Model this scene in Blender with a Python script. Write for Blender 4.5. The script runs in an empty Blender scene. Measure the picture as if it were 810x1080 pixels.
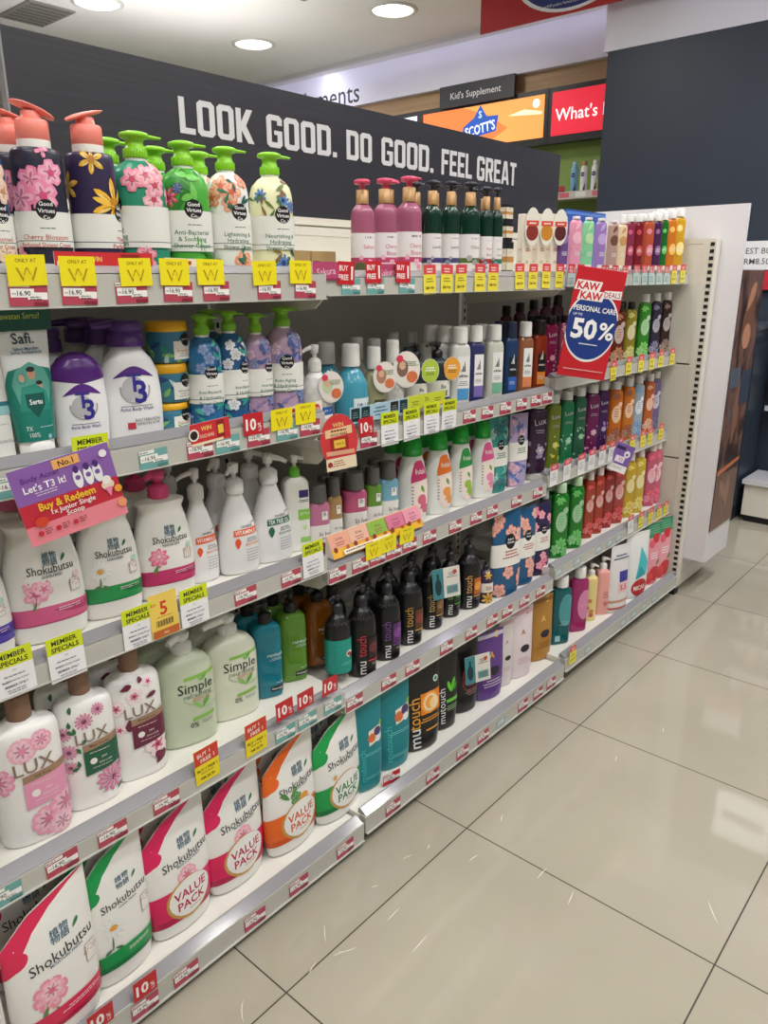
import bpy, math, random
import numpy as np
from mathutils import Matrix, Vector
PI = math.pi
R0 = random.Random(7)
SC = bpy.context.scene
COL = SC.collection
# ------------------------------------------------------------------ camera (metres, X along the shelves, Y into them)
CP, CY, CR, CH, CF = 0.30056, 0.71540, -0.00265, 1.3229, 800.27
FWD = np.array([math.cos(CY)*math.cos(CP), math.sin(CY)*math.cos(CP), -math.sin(CP)])
RT = np.array([math.sin(CY), -math.cos(CY), 0.0]); UP = np.cross(RT, FWD)
R2 = RT*math.cos(CR)+UP*math.sin(CR); U2 = -RT*math.sin(CR)+UP*math.cos(CR)
EYE = np.array([0, 0, CH])
def hit(u, v, ax, val):
    d = FWD+R2*(u-405)/CF-U2*(v-540)/CF
    return EYE+d*(val-EYE[ax])/d[ax]
def proj(X, Y, Z):
    d = np.array([X, Y, Z])-EYE
    w = d@FWD
    return 405+CF*(d@R2)/w, 540-CF*(d@U2)/w, w
# ------------------------------------------------------------------ materials
MATS = {}
def lin(c):
    c /= 255
    return c/12.92 if c <= .04045 else ((c+.055)/1.055)**2.4
def rgb(h):
    return tuple(lin(int(h[i:i+2], 16)) for i in (0, 2, 4))+(1,)
def M(hexc, rough=.38, metal=0, trans=0, emit=0, spec=.5, coat=0, alpha=1):
    key = (hexc, rough, metal, trans, emit, spec, coat, alpha)
    if key in MATS: return MATS[key]
    m = bpy.data.materials.new('mat_'+hexc); m.use_nodes = True
    b = m.node_tree.nodes['Principled BSDF']
    b.inputs['Base Color'].default_value = rgb(hexc)
    b.inputs['Roughness'].default_value = rough
    b.inputs['Metallic'].default_value = metal
    b.inputs['Specular IOR Level'].default_value = spec
    b.inputs['Transmission Weight'].default_value = trans
    b.inputs['Coat Weight'].default_value = coat
    b.inputs['Alpha'].default_value = alpha
    if emit:
        b.inputs['Emission Color'].default_value = rgb(hexc)
        b.inputs['Emission Strength'].default_value = emit
    MATS[key] = m
    return m
def shade(m, f):
    """the printed tint one step lighter or darker, for petal veins"""
    h = m.name[4:10]; c = [int(h[i:i+2], 16) for i in (0, 2, 4)]
    c = [min(250, int(v*f)) if f < 1 else int(v+(252-v)*(f-1)*1.6) for v in c]
    return M('%02X%02X%02X' % tuple(c))
# ------------------------------------------------------------------ mesh builder
class MB:
    def __init__(s): s.v = []; s.f = []; s.m = []; s.sm = []; s.mats = []
    def mi(s, m):
        for i, x in enumerate(s.mats):
            if x is m: return i
        s.mats.append(m); return len(s.mats)-1
    def add(s, vs, fs, m, smooth=True):
        o = len(s.v); k = s.mi(m)
        s.v.extend(vs)
        for f in fs:
            s.f.append(tuple(i+o for i in f)); s.m.append(k); s.sm.append(smooth)
    def box(s, x0, y0, z0, x1, y1, z1, m, bev=0):
        if bev:
            e = bev
            # chamfered box: 24 verts
            vs = []; idx = {}
            for ix, x in enumerate((x0, x1)):
                for iy, y in enumerate((y0, y1)):
                    for iz, z in enumerate((z0, z1)):
                        sx = e if ix == 0 else -e; sy = e if iy == 0 else -e; sz = e if iz == 0 else -e
                        idx[ix, iy, iz] = len(vs)
                        vs += [(x, y+sy, z+sz), (x+sx, y, z+sz), (x+sx, y+sy, z)]
            fs = []
            c = lambda i, j, k, a: idx[i, j, k]+a
            for i in (0, 1):
                q = [c(i, 0, 0, 0), c(i, 1, 0, 0), c(i, 1, 1, 0), c(i, 0, 1, 0)]; fs.append(q[::-1] if i == 0 else q)
                q = [c(0, i, 0, 1), c(1, i, 0, 1), c(1, i, 1, 1), c(0, i, 1, 1)]; fs.append(q if i == 0 else q[::-1])
                q = [c(0, 0, i, 2), c(1, 0, i, 2), c(1, 1, i, 2), c(0, 1, i, 2)]; fs.append(q[::-1] if i == 0 else q)
            for i in (0, 1):
                for j in (0, 1):
                    fs.append([c(i, j, 0, 0), c(i, j, 1, 0), c(i, j, 1, 1), c(i, j, 0, 1)])
                    fs.append([c(i, 0, j, 0), c(i, 1, j, 0), c(i, 1, j, 2), c(i, 0, j, 2)])
                    fs.append([c(0, i, j, 1), c(1, i, j, 1), c(1, i, j, 2), c(0, i, j, 2)])
                    for k in (0, 1): fs.append([c(i, j, k, 0), c(i, j, k, 1), c(i, j, k, 2)])
            s.add(vs, fs, m, False); return
        vs = [(x, y, z) for x in (x0, x1) for y in (y0, y1) for z in (z0, z1)]
        s.add(vs, [(0, 1, 3, 2), (4, 6, 7, 5), (0, 4, 5, 1), (2, 3, 7, 6), (0, 2, 6, 4), (1, 5, 7, 3)], m, False)
    def loft(s, rings, m, cap0=True, cap1=True, smooth=True):
        n = len(rings[0]); vs = [p for r in rings for p in r]; fs = []
        for i in range(len(rings)-1):
            for k in range(n):
                k2 = (k+1) % n
                fs.append((i*n+k, i*n+k2, (i+1)*n+k2, (i+1)*n+k))
        s.add(vs, fs, m, smooth)
        for on, ring, rev in ((cap0, rings[0], 1), (cap1, rings[-1], 0)):
            if on:
                r = list(ring)[::-1] if rev else list(ring)
                s.add(r, [tuple(range(n))], m, False)
    def lathe(s, prof, m, cx=0, cy=0, n=20, sy=1.0, capped=True):
        rings = [[(cx+r*math.sin(2*PI*k/n), cy-sy*r*math.cos(2*PI*k/n), z) for k in range(n)] for z, r in prof]
        s.loft(rings, m, capped, capped)
    def tube(s, pts, rad, m, n=10, flat=1.0):
        rings = []
        for i, p in enumerate(pts):
            a = Vector(pts[max(0, i-1)]); b = Vector(pts[min(len(pts)-1, i+1)])
            t = (b-a).normalized(); up = Vector((0, 0, 1)) if abs(t.z) < .95 else Vector((1, 0, 0))
            x = t.cross(up).normalized(); y = x.cross(t)
            r = rad[i] if isinstance(rad, (list, tuple)) else rad
            rings.append([tuple(Vector(p)+x*r*math.cos(2*PI*k/n)+y*r*flat*math.sin(2*PI*k/n)) for k in range(n)])
        s.loft(rings, m)
    def prism(s, poly, axis, a, b, m):   # poly in the two other axes, extruded along axis
        def P(q, t):
            return {0: (t, q[0], q[1]), 1: (q[0], t, q[1]), 2: (q[0], q[1], t)}[axis]
        n = len(poly)
        vs = [P(q, a) for q in poly]+[P(q, b) for q in poly]
        fs = [tuple(range(n))[::-1], tuple(range(n, 2*n))]+[(i, (i+1) % n, n+(i+1) % n, n+i) for i in range(n)]
        s.add(vs, fs, m, False)
    def build(s, name, parent=None, loc=(0, 0, 0), rz=0):
        me = bpy.data.meshes.new(name)
        me.from_pydata(s.v, [], s.f)
        for m in s.mats: me.materials.append(m)
        me.polygons.foreach_set('material_index', s.m)
        me.polygons.foreach_set('use_smooth', s.sm)
        me.update()
        o = bpy.data.objects.new(name, me); COL.objects.link(o)
        o.location = loc; o.rotation_euler = (0, 0, rz)
        if parent: o.parent = parent
        return o
# ------------------------------------------------------------------ lettering
TXT = {}
def glyphs(s, bold=0.0):
    k = (s, bold)
    if k in TXT: return TXT[k]
    cu = bpy.data.curves.new('t', 'FONT'); cu.body = s; cu.size = 1; cu.offset = bold; cu.resolution_u = 2
    cu.align_x = 'CENTER'
    ob = bpy.data.objects.new('t', cu)
    me = ob.to_mesh()
    vs = np.array([v.co[:2] for v in me.vertices]) if len(me.vertices) else np.zeros((0, 2))
    fs = [tuple(p.vertices) for p in me.polygons]
    ob.to_mesh_clear(); bpy.data.objects.remove(ob); bpy.data.curves.remove(cu)
    TXT[k] = (vs, fs)
    return TXT[k]
def finer(vs, fs, L):
    """split long triangles so that lettering follows a curved surface"""
    vs = [tuple(v) for v in vs]; out = []; stack = [tuple(f) for f in fs]; mid = {}
    while stack:
        f = stack.pop()
        if len(f) > 3: stack += [(f[0], f[i], f[i+1]) for i in range(1, len(f)-1)]; continue
        e = [(math.dist(vs[f[i]], vs[f[(i+1) % 3]]), i) for i in range(3)]; d, i = max(e)
        if d <= L: out.append(f); continue
        a, b, c = f[i], f[(i+1) % 3], f[(i+2) % 3]; k = (min(a, b), max(a, b))
        if k not in mid: mid[k] = len(vs); vs.append(((vs[a][0]+vs[b][0])/2, (vs[a][1]+vs[b][1])/2))
        stack += [(a, mid[k], c), (mid[k], b, c)]
    return vs, out
# heavy condensed octagonal capitals (unit height 1, width .56), drawn as outlines with optional holes
def oct_strokes(ch):
    W, t, c = .54, .17, .10
    def ring():    # O
        return [([(c, 0), (W-c, 0), (W, c), (W, 1-c), (W-c, 1), (c, 1), (0, 1-c), (0, c)],
                 [(t+.03, t), (W-t-.03, t), (W-t, t+.03), (W-t, 1-t-.03), (W-t-.03, 1-t), (t+.03, 1-t), (t, 1-t-.03), (t, t+.03)])]
    q = lambda *p: [(list(p), None)]
    b = lambda x0, y0, x1, y1: ([(x0, y0), (x1, y0), (x1, y1), (x0, y1)], None)
    if ch == 'L': return [b(0, 0, t, 1), b(t, 0, W-.08, t)], W-.08
    if ch == 'O': return ring(), W
    if ch == 'K': return [b(0, 0, t, 1), ([(t, .36), (W-.16, 0), (W+.05, 0), (t+.14, .56), (t, .62)], None), ([(t, .40), (t+.13, .46), (W+.02, 1), (W-.18, 1), (t, .62)], None)], W+.03
    if ch == 'D': return [([(0, 0), (W-c, 0), (W, c), (W, 1-c), (W-c, 1), (0, 1)], [(t, t), (W-t-.03, t), (W-t, t+.03), (W-t, 1-t-.03), (W-t-.03, 1-t), (t, 1-t)])], W
    if ch == 'G': return [b(0, t, t, 1-c), ([(0, 1-c), (W, 1-c), (W-c, 1), (c, 1)], None), ([(c, 0), (W-c, 0), (W, c), (0, c)], None), b(0, c, W, t), b(W-t, t, W, .53), b(W*.48, .40, W-t, .53), b(W-t, .70, W, 1-c), b(t, 1-t, W-t, 1-c)], W
    if ch == 'F': return [b(0, 0, t, 1), b(t, 1-t, W-.06, 1), b(t, .42, W-.12, .58)], W-.06
    if ch == 'E': return [b(0, 0, t, 1), b(t, 1-t, W-.06, 1), b(t, .42, W-.12, .58), b(t, 0, W-.06, t)], W-.06
    if ch == 'R': return [b(0, 0, t, 1), b(t, 1-t, W-c, 1), b(t, .40, W-c, .56), ([(W-c-.08, .40), (W-c, .40), (W, .5), (W, 1-c), (W-c, 1), (W-c-.08, 1)], None), ([(t+.06, .40), (W-.19, 0), (W, 0), (W-c-.02, .42)], None)], W
    if ch == 'A': return [([(0, 0), (t-.01, 0), (.30, .80), (.17, 1)], None), ([(.17, 1), (.29, .76), (.41, 1)], None), ([(W+.04, 0), (W-t+.05, 0), (.28, .80), (.41, 1)], None), b(.15, .18, W-.11, .33)], W+.04
    if ch == 'T': return [b(.16, 0, .16+t, 1-t), b(0, 1-t, W-.05, 1)], W-.05
    if ch == '.': return [b(0, 0, .17, .17)], .17
    return [], .24
# ------------------------------------------------------------------ surfaces to print on
class Flat:
    """a plane facing -Y at y; x right, z up"""
    def __init__(s, y=0, tilt=0): s.y = y
    def pt(s, x, z, off): return (x, s.y-off, z)
class Body:
    """rows (z, a, b): superellipse sections; prints run along the arc from the front centre"""
    def __init__(s, rows, n=2.0, warp=None, N=40):
        s.rows = np.array(rows, float); s.n = n; s.warp = warp; s.N = N
        a, b = s.rows[:, 1].max(), s.rows[:, 2].max()
        t = np.linspace(-PI, PI, 721); p = s.unit(t)*np.array([a, b])
        L = np.concatenate([[0], np.cumsum(np.hypot(*np.diff(p, axis=0).T))]); s.L = L[-1]
        s.s = L-L[-1]/2; s.t = t
    def unit(s, t):
        e = 2/s.n
        return np.stack([np.sign(np.sin(t))*np.abs(np.sin(t))**e, -np.sign(np.cos(t))*np.abs(np.cos(t))**e], -1)
    def ab(s, z):
        r = s.rows
        return np.interp(z, r[:, 0], r[:, 1]), np.interp(z, r[:, 0], r[:, 2])
    def pt(s, x, z, off):
        t = np.interp(x, s.s, s.t); z = min(max(z, .0012), s.rows[-1, 0]-.0003)
        a, b = s.ab(z); u = s.unit(t)
        X, Y = u[0]*(a+off), u[1]*(b+off)
        if s.warp: z = z+s.warp(X, z)
        return (float(X), float(Y), float(z))
    def mesh(s, mb, m):
        ts = np.interp(np.arange(s.N)/s.N*s.L-s.L/2, s.s, s.t); u = s.unit(ts)
        rings = []
        for z, a, b in s.rows:
            ring = []
            for q in u:
                X, Y = q[0]*a, q[1]*b
                ring.append((float(X), float(Y), float(z+(s.warp(X, z) if s.warp else 0))))
            rings.append(ring)
        mb.loft(rings, m)
def smooth_rows(ctrl, h, w, d, k=4):
    """ctrl rows (z fraction, a fraction, b fraction[, 's' sharp]) -> rows with rounded transitions"""
    out = []
    for i in range(len(ctrl)-1):
        p0 = ctrl[max(i-1, 0)]; p1 = ctrl[i]; p2 = ctrl[i+1]; p3 = ctrl[min(i+2, len(ctrl)-1)]
        for j in range(k):
            t = j/k; r = []
            for c in range(3):
                m1 = (p2[c]-p0[c])/2 if len(p1) < 4 else (p2[c]-p1[c]); m2 = (p3[c]-p1[c])/2 if len(p2) < 4 else (p2[c]-p1[c])
                if c == 0: v = p1[0]+(p2[0]-p1[0])*t
                else: v = (2*t**3-3*t**2+1)*p1[c]+(t**3-2*t**2+t)*m1+(-2*t**3+3*t**2)*p2[c]+(t**3-t**2)*m2
                r.append(v)
            out.append(r)
    out.append(list(ctrl[-1][:3]))
    return [(z*h, max(a, .02)*w/2, max(b, .02)*d/2) for z, a, b in out]
class Deco:
    def __init__(s, mb, surf, base=.0006, step=.00006, X=1.0, Z=1.0, x0=0, z0=0):
        s.mb, s.S, s.base, s.step = mb, surf, base, step
        s.X, s.Z, s.x0, s.z0 = X, Z, x0, z0; s.k = 0
    def off(s):
        s.k += 1
        return s.base+s.step*(min(s.k, 20)+.4*max(0, s.k-20))
    def P(s, x, z, o): return s.S.pt(s.x0+x*s.X, s.z0+z*s.Z, o)
    def grid(s, fn, nu, nv, m, o):
        vs = [s.P(*fn(i/nu, j/nv), o) for j in range(nv+1) for i in range(nu+1)]
        s.mb.add(vs, [(j*(nu+1)+i, j*(nu+1)+i+1, (j+1)*(nu+1)+i+1, (j+1)*(nu+1)+i) for j in range(nv) for i in range(nu)], m)
    def rect(s, x0, z0, x1, z1, m, sl=0, arc=0):
        nu = 1 if isinstance(s.S, Flat) else max(2, int(abs(x1-x0)*s.X/.004)); nv = 1 if isinstance(s.S, Flat) else max(2, int(abs(z1-z0)*s.Z/.007))
        s.grid(lambda a, b: (x0+(x1-x0)*a, z0+(z1-z0)*b+sl*(a-.5)+arc*(1-(2*a-1)**2)), nu, nv, m, s.off())
    def band(s, z0, z1, m, sl=0):
        h = s.S.L/2/s.X*.999
        n = 44; nv = max(2, int(abs(z1-z0)*s.Z/.008))
        s.grid(lambda a, b: (-h+2*h*a, z0+(z1-z0)*b+sl*math.cos(a*2*PI)), n, nv, m, s.off())
    def strip(s, rows, m):
        """rows (x, z low, z high): a region between two curves"""
        o = s.off(); vs = []; fs = []; nv = 5
        R = []
        for i in range(len(rows)-1):
            a, b = rows[i], rows[i+1]; n = max(1, int(abs(b[0]-a[0])*s.X/.005))
            R += [tuple(a[c]+(b[c]-a[c])*j/n for c in range(3)) for j in range(n)]
        R.append(rows[-1])
        for x, l, h in R: vs += [s.P(x, l+(h-l)*j/nv, o) for j in range(nv+1)]
        for i in range(len(R)-1):
            for j in range(nv):
                a = i*(nv+1)+j; fs.append((a, a+nv+1, a+nv+2, a+1))
        s.mb.add(vs, fs, m)
    def poly(s, pts, m, o=None):
        o = o or s.off()
        if not isinstance(s.S, Flat):
            q = []
            for i, a in enumerate(pts):
                b = pts[(i+1) % len(pts)]; k = max(1, int(math.hypot((b[0]-a[0])*s.X, (b[1]-a[1])*s.Z)/.005))
                q += [(a[0]+(b[0]-a[0])*j/k, a[1]+(b[1]-a[1])*j/k) for j in range(k)]
            pts = q
        cx = sum(p[0] for p in pts)/len(pts); cz = sum(p[1] for p in pts)/len(pts); n = len(pts)
        R = max(math.hypot((p[0]-cx)*s.X, (p[1]-cz)*s.Z) for p in pts)
        nr = 1 if isinstance(s.S, Flat) else max(2, int(R/.0035)); vs = [s.P(cx, cz, o)]
        for j in range(1, nr+1): vs += [s.P(cx+(p[0]-cx)*j/nr, cz+(p[1]-cz)*j/nr, o) for p in pts]
        fs = [(0, 1+i, 1+(i+1) % n) for i in range(n)]
        for j in range(nr-1): fs += [(1+j*n+i, 1+j*n+n+i, 1+j*n+n+(i+1) % n, 1+j*n+(i+1) % n) for i in range(n)]
        s.mb.add(vs, fs, m)
    def disc(s, x, z, r, m, n=20, rz=None):
        rx = r/s.X; rz = (rz or r)/s.Z
        s.poly([(x+rx*math.cos(2*PI*k/n), z+rz*math.sin(2*PI*k/n)) for k in range(n)], m)
    def ringd(s, x, z, r, t, m, n=24, a0=0, a1=2*PI):
        o = s.off()
        s.grid(lambda a, b: (x+(r-t*b)*math.cos(a0+(a1-a0)*a)/s.X, z+(r-t*b)*math.sin(a0+(a1-a0)*a)/s.Z), n, 1, m, o)
    def petal(s, x, z, ang, L, w, m, o=None, tip=1.0):
        pts = []
        for t, q in ((0, .12), (.25, .62), (.55, 1), (.8, .8), (.95, .35*tip), (1, 0)): pts.append((t*L, q*w/2))
        pts = pts+[(a, -b) for a, b in pts[-2::-1]]
        c, si = math.cos(ang), math.sin(ang)
        s.poly([(x+(a*c-b*si)/s.X, z+(a*si+b*c)/s.Z) for a, b in pts], m, o)
    def flower(s, x, z, r, mp, mc=None, n=5, w=.8, rot=0, tip=1.6):
        o = s.off()
        for k in range(n): s.petal(x, z, rot+2*PI*k/n, r, r*w, mp, o+.00001*k, tip)
        if r > .007:
            m2 = shade(mp, 1.22); m3 = shade(mp, .80); o = s.off()
            for k in range(n): s.petal(x, z, rot+2*PI*k/n+.10, r*.84, r*w*.55, m2, o+.00001*k, tip)
            o = s.off()
            for k in range(n): s.petal(x, z, rot+2*PI*k/n, r*.62, r*w*.20, m3, o+.00001*k, .6)
        if mc: s.disc(x, z, r*.28, mc, 10)
    def text(s, tx, x, z, h, m, bold=0, rot=0, sx=1.0, width=None, align='C'):
        """h: cap height in metres"""
        vs, fs = glyphs(tx, bold)
        if not len(vs): return
        k = h/.728; o = s.off()
        w = (vs[:, 0].max()-vs[:, 0].min())*k*sx
        if width and w > width: sx *= width/w; w = width
        c, si = math.cos(rot), math.sin(rot)
        mid = (vs[:, 0].max()+vs[:, 0].min())/2
        sh = {'C': 0, 'L': w/2, 'R': -w/2}[align]
        if h > .006 and not isinstance(s.S, Flat): vs, fs = finer(vs, fs, .0035/k)
        out = []
        for a, b in vs:
            a = (a-mid)*k*sx+sh; b = (b-.364)*k
            out.append(s.P(x+(a*c-b*si)/s.X, z+(a*si+b*c)/s.Z, o))
        s.mb.add(out, fs, m)
    def lines(s, x, z, w, n, m, t=.0012, gap=.0036, rng=None, align='C', rot=0):
        """rows of print too fine to read"""
        rng = rng or random.Random(3); o = s.off()
        c, si = math.cos(rot), math.sin(rot)
        for i in range(n):
            ww = w*(.6+.4*rng.random()); x0 = {'C': -ww/2, 'L': 0, 'R': -ww}[align]; a = x0; zz = -i*gap
            while a < x0+ww-.001:
                e = min(a+.003+.006*rng.random(), x0+ww)
                q = [(a, zz), (e, zz), (e, zz+t), (a, zz+t)]
                s.mb.add([s.P(x+(p*c-r*si)/s.X, z+(p*si+r*c)/s.Z, o) for p, r in q], [(0, 1, 2, 3)], m)
                a = e+.0012
    def octext(s, tx, x, z, h, m, sx=1.0, gap=.07):
        o = s.off()
        for ch in tx:
            if ch == ' ': x += .33*h*sx; continue
            st, w = oct_strokes(ch)
            for outer, hole in st:
                o += .00003
                f = lambda p: s.P(x+p[0]*h*sx, z+p[1]*h, o)
                if hole:
                    n = len(outer)
                    s.mb.add([f(p) for p in outer]+[f(p) for p in hole], [(i, (i+1) % n, n+(i+1) % n, n+i) for i in range(n)], m, False)
                else: s.mb.add([f(p) for p in outer], [tuple(range(len(outer)))], m, False)
            x += (w+gap)*h*sx
        return x
# ------------------------------------------------------------------ scene tree
def tag(o, label=None, cat=None, group=None, kind=None):
    if label: o['label'] = label
    if cat: o['category'] = cat
    if group: o['group'] = group
    if kind: o['kind'] = kind
    return o
def empty(name, loc, rz=0, label=None, cat=None, group=None):
    o = bpy.data.objects.new(name, None); COL.objects.link(o)
    o.location = loc; o.rotation_euler = (0, 0, rz); o.empty_display_size = .02
    return tag(o, label, cat, group)
def dup(root, loc, rz, label, group=None):
    c = root.copy(); COL.objects.link(c); c.location = loc; c.rotation_euler = (0, 0, rz); c['label'] = label
    if group: c['group'] = group
    for ch in list(root.children):
        d = ch.copy(); COL.objects.link(d); d.parent = c
        for g in list(ch.children):
            e = g.copy(); COL.objects.link(e); e.parent = d
    return c
# ------------------------------------------------------------------ shelving numbers
JX = [.1206, 1.1206, 2.117, 3.107]
YF = {1: 1.128, 2: 1.142, 3: 1.146, 4: 1.100, 5: 1.038}
ZB = {(1, 1): 1.281, (1, 2): 1.0086, (1, 3): .692, (1, 4): .368, (1, 5): .019, (2, 1): 1.287, (2, 2): .951, (2, 3): .654, (2, 4): .338, (2, 5): .031,
      (3, 1): 1.2945, (3, 2): .9875, (3, 3): .676, (3, 4): .369, (3, 5): .05}
FACE = {k: .034 for k in ZB}
FACE[1, 1] = .046; FACE[1, 2] = .042
for b in (1, 2, 3): FACE[b, 5] = .045
YB = 1.50
SHN = {1: 'top', 2: 'second', 3: 'third', 4: 'fourth', 5: 'bottom'}
BAYN = {1: 'near', 2: 'middle', 3: 'far'}
def deck(b, s): return ZB[b, s]+FACE[b, s]+.0006
WHITE = 'F2F1EC'
# ------------------------------------------------------------------ caps
def hook(mb, m, z0, z1, r, reach, ang, down=.25):
    """pump head with a curved spout"""
    c, s = math.cos(ang), math.sin(ang)
    mb.lathe([(z0, r*.45), (z0+(z1-z0)*.35, r*.45), (z0+(z1-z0)*.4, r*.85), (z1-.002, r), (z1, r*.8)], m, n=16)
    pts = [(c*t*reach, s*t*reach, z1-(z1-z0)*(.22+down*t**3)) for t in (0, .35, .65, .85, 1)]
    mb.tube(pts, [r*.62, r*.55, r*.46, r*.40, r*.34], m, 10)
def cap_lime(root, z, w, h, col, o):
    m = M(col, .3); mb = MB(); r = w*.2
    mb.lathe([(z, r), (z+h*.1, r)], M(WHITE), n=24); mb.build('neck_ring', root)
    mb = MB()
    mb.lathe([(z+h*.1, r*1.05), (z+h*.12, r*1.12), (z+h*.42, r*1.08), (z+h*.46, r*.92), (z+h*.66, r*.80), (z+h*.78, r*.95), (z+h*.80, r*1.32), (z+h*.86, r*1.40), (z+h*.95, r*1.32), (z+h, r*.9)], m, n=26)
    for k in range(26):
        a = 2*PI*k/26
        mb.box(r*1.10*math.sin(a)-.0006, r*1.10*math.cos(a)-.0006, z+h*.14, r*1.10*math.sin(a)+.0006, r*1.10*math.cos(a)+.0006, z+h*.40, m)
    p = mb.build('pump', root)
    a = o.get('dir', -.25); c, s = math.cos(a), math.sin(a)
    mb = MB(); mb.tube([(c*t*r, s*t*r, z+h*(.90-.03*t)) for t in (0, .9, 1.8, 2.5)], [r*.42, r*.38, r*.26, r*.18], m, 10, .62)
    mb.build('nozzle', p)
def cap_coral(root, z, w, h, col, o):
    m = M(col, .35); mb = MB(); r = w*.31
    mb.lathe([(z, r), (z+h*.17, r)], M(WHITE), n=26); mb.build('neck_ring', root)
    mb = MB()
    mb.lathe([(z+h*.17, r*.94), (z+h*.19, r), (z+h*.58, r*.98), (z+h*.62, r*.9), (z+h*.62, r*.62), (z+h*.8, r*.55)], m, n=26)
    p = mb.build('pump', root)
    a = o.get('dir', 0); c, s = math.cos(a), math.sin(a); mb = MB(); rings = []
    for t, hw, zz, th in ((-1.15, .15, .98, .03), (-1.05, .55, .97, .06), (-.6, .82, .93, .09), (0, .80, .87, .11), (.6, .70, .80, .11), (1.1, .52, .72, .10), (1.35, .30, .68, .06), (1.4, .1, .67, .03)):
        ring = []
        for k in range(12):
            q = 2*PI*k/12; y = hw*r*math.cos(q); x = t*r
            ring.append((x*c-y*s, x*s+y*c, z+h*(zz+.02*math.cos(q)**2)+h*th*math.sin(q)*.55))
        rings.append(ring)
    mb.loft(rings, m); mb.build('nozzle', p)
def cap_hook(root, z, w, h, col, o):
    m = M(col, o.get('rough', .32)); mb = MB(); r = w*o.get('cr', .2)
    mb.lathe([(z-.001, r), (z+h*.06, r*1.03), (z+h*.40, r*.97), (z+h*.45, r*.75), (z+h*.5, r*.55)], m, n=24)
    for k in range(24):
        a = 2*PI*k/24
        mb.box(r*.99*math.sin(a)-.0006, r*.99*math.cos(a)-.0006, z+h*.06, r*.99*math.sin(a)+.0006, r*.99*math.cos(a)+.0006, z+h*.36, m)
    p = mb.build('pump', root)
    mb = MB(); hook(mb, M(o.get('hc', col), .32), z+h*.45, z+h, r*o.get('hr', .72), w*o.get('reach', .42), o.get('dir', PI*1.05), o.get('down', .3))
    mb.build('pump_head', p)
def cap_cyl(root, z, w, h, col, o):
    m = M(col, o.get('rough', .35), o.get('metal', 0)); mb = MB(); r = w*o.get('cr', .3); e = o.get('sq', 0)
    sy = o.get('csy', 1)
    mb.lathe([(z, r*.99), (z+h*.06, r*1.02), (z+h*.9, r*o.get('ct', .97)), (z+h*.97, r*o.get('ct', .97)*.96), (z+h, r*o.get('ct', .97)*.8)], m, n=28, sy=sy)
    if o.get('groove'): mb.lathe([(z+h*.62, r*1.012), (z+h*.64, r*1.012)], M(o['groove'], .4), n=28, sy=sy)
    mb.build('cap', root)
def cap_dome(root, z, w, h, col, o):
    m = M(col, .28); mb = MB(); r = w*o.get('cr', .33); b = o.get('csy', .8)
    mb.lathe([(z, r), (z+h*.12, r*1.02), (z+h*.14, r*.97), (z+h*.6, r*.92), (z+h*.82, r*.8), (z+h*.95, r*.55), (z+h, r*.2)], m, n=28, sy=b)
    mb.build('cap', root)
def cap_t3(root, z, w, h, col, o):
    m = M(col, .3); mb = MB(); r = w*.29
    mb.lathe([(z, r*1.02), (z+h*.5, r), (z+h*.55, r*.86), (z+h*.62, r*.86), (z+h*.68, r*.95), (z+h*.92, r*.92), (z+h, r*.7)], m, n=26)
    p = mb.build('pump', root)
    mb = MB(); mb.tube([(-r*1.9*t, -r*.3*t, z+h*(.84-.06*t*t)) for t in (0, .5, .8, 1)], [r*.42, r*.36, r*.3, r*.22], m, 10, .6); mb.build('nozzle', p)
def cap_none(root, z, w, h, col, o): pass
def cap_perf(root, z, w, h, col, o):
    mb = MB(); r = w*.26
    mb.lathe([(z-.001, r), (z+h*.55, r), (z+h*.57, r*.8)], M('B58E5E', .35, .25), n=22); p = mb.build('gold_collar', root)
    mb = MB(); m = M(col, .3)
    mb.lathe([(z+h*.57, r*.45), (z+h*.78, r*.45), (z+h*.80, r*1.25), (z+h*.96, r*1.3), (z+h, r*.9)], m, n=20)
    a = o.get('dir', -.4)
    mb.tube([(r*t*math.cos(a), r*t*math.sin(a), z+h*(.9-.02*t)) for t in (0, 1, 2, 2.6)], [r*.5, r*.45, r*.3, r*.22], m, 8, .6)
    mb.build('pump', root)
CAPS = dict(lime=cap_lime, coral=cap_coral, hook=cap_hook, cyl=cap_cyl, dome=cap_dome, t3=cap_t3, none=cap_none, perf=cap_perf)
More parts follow.
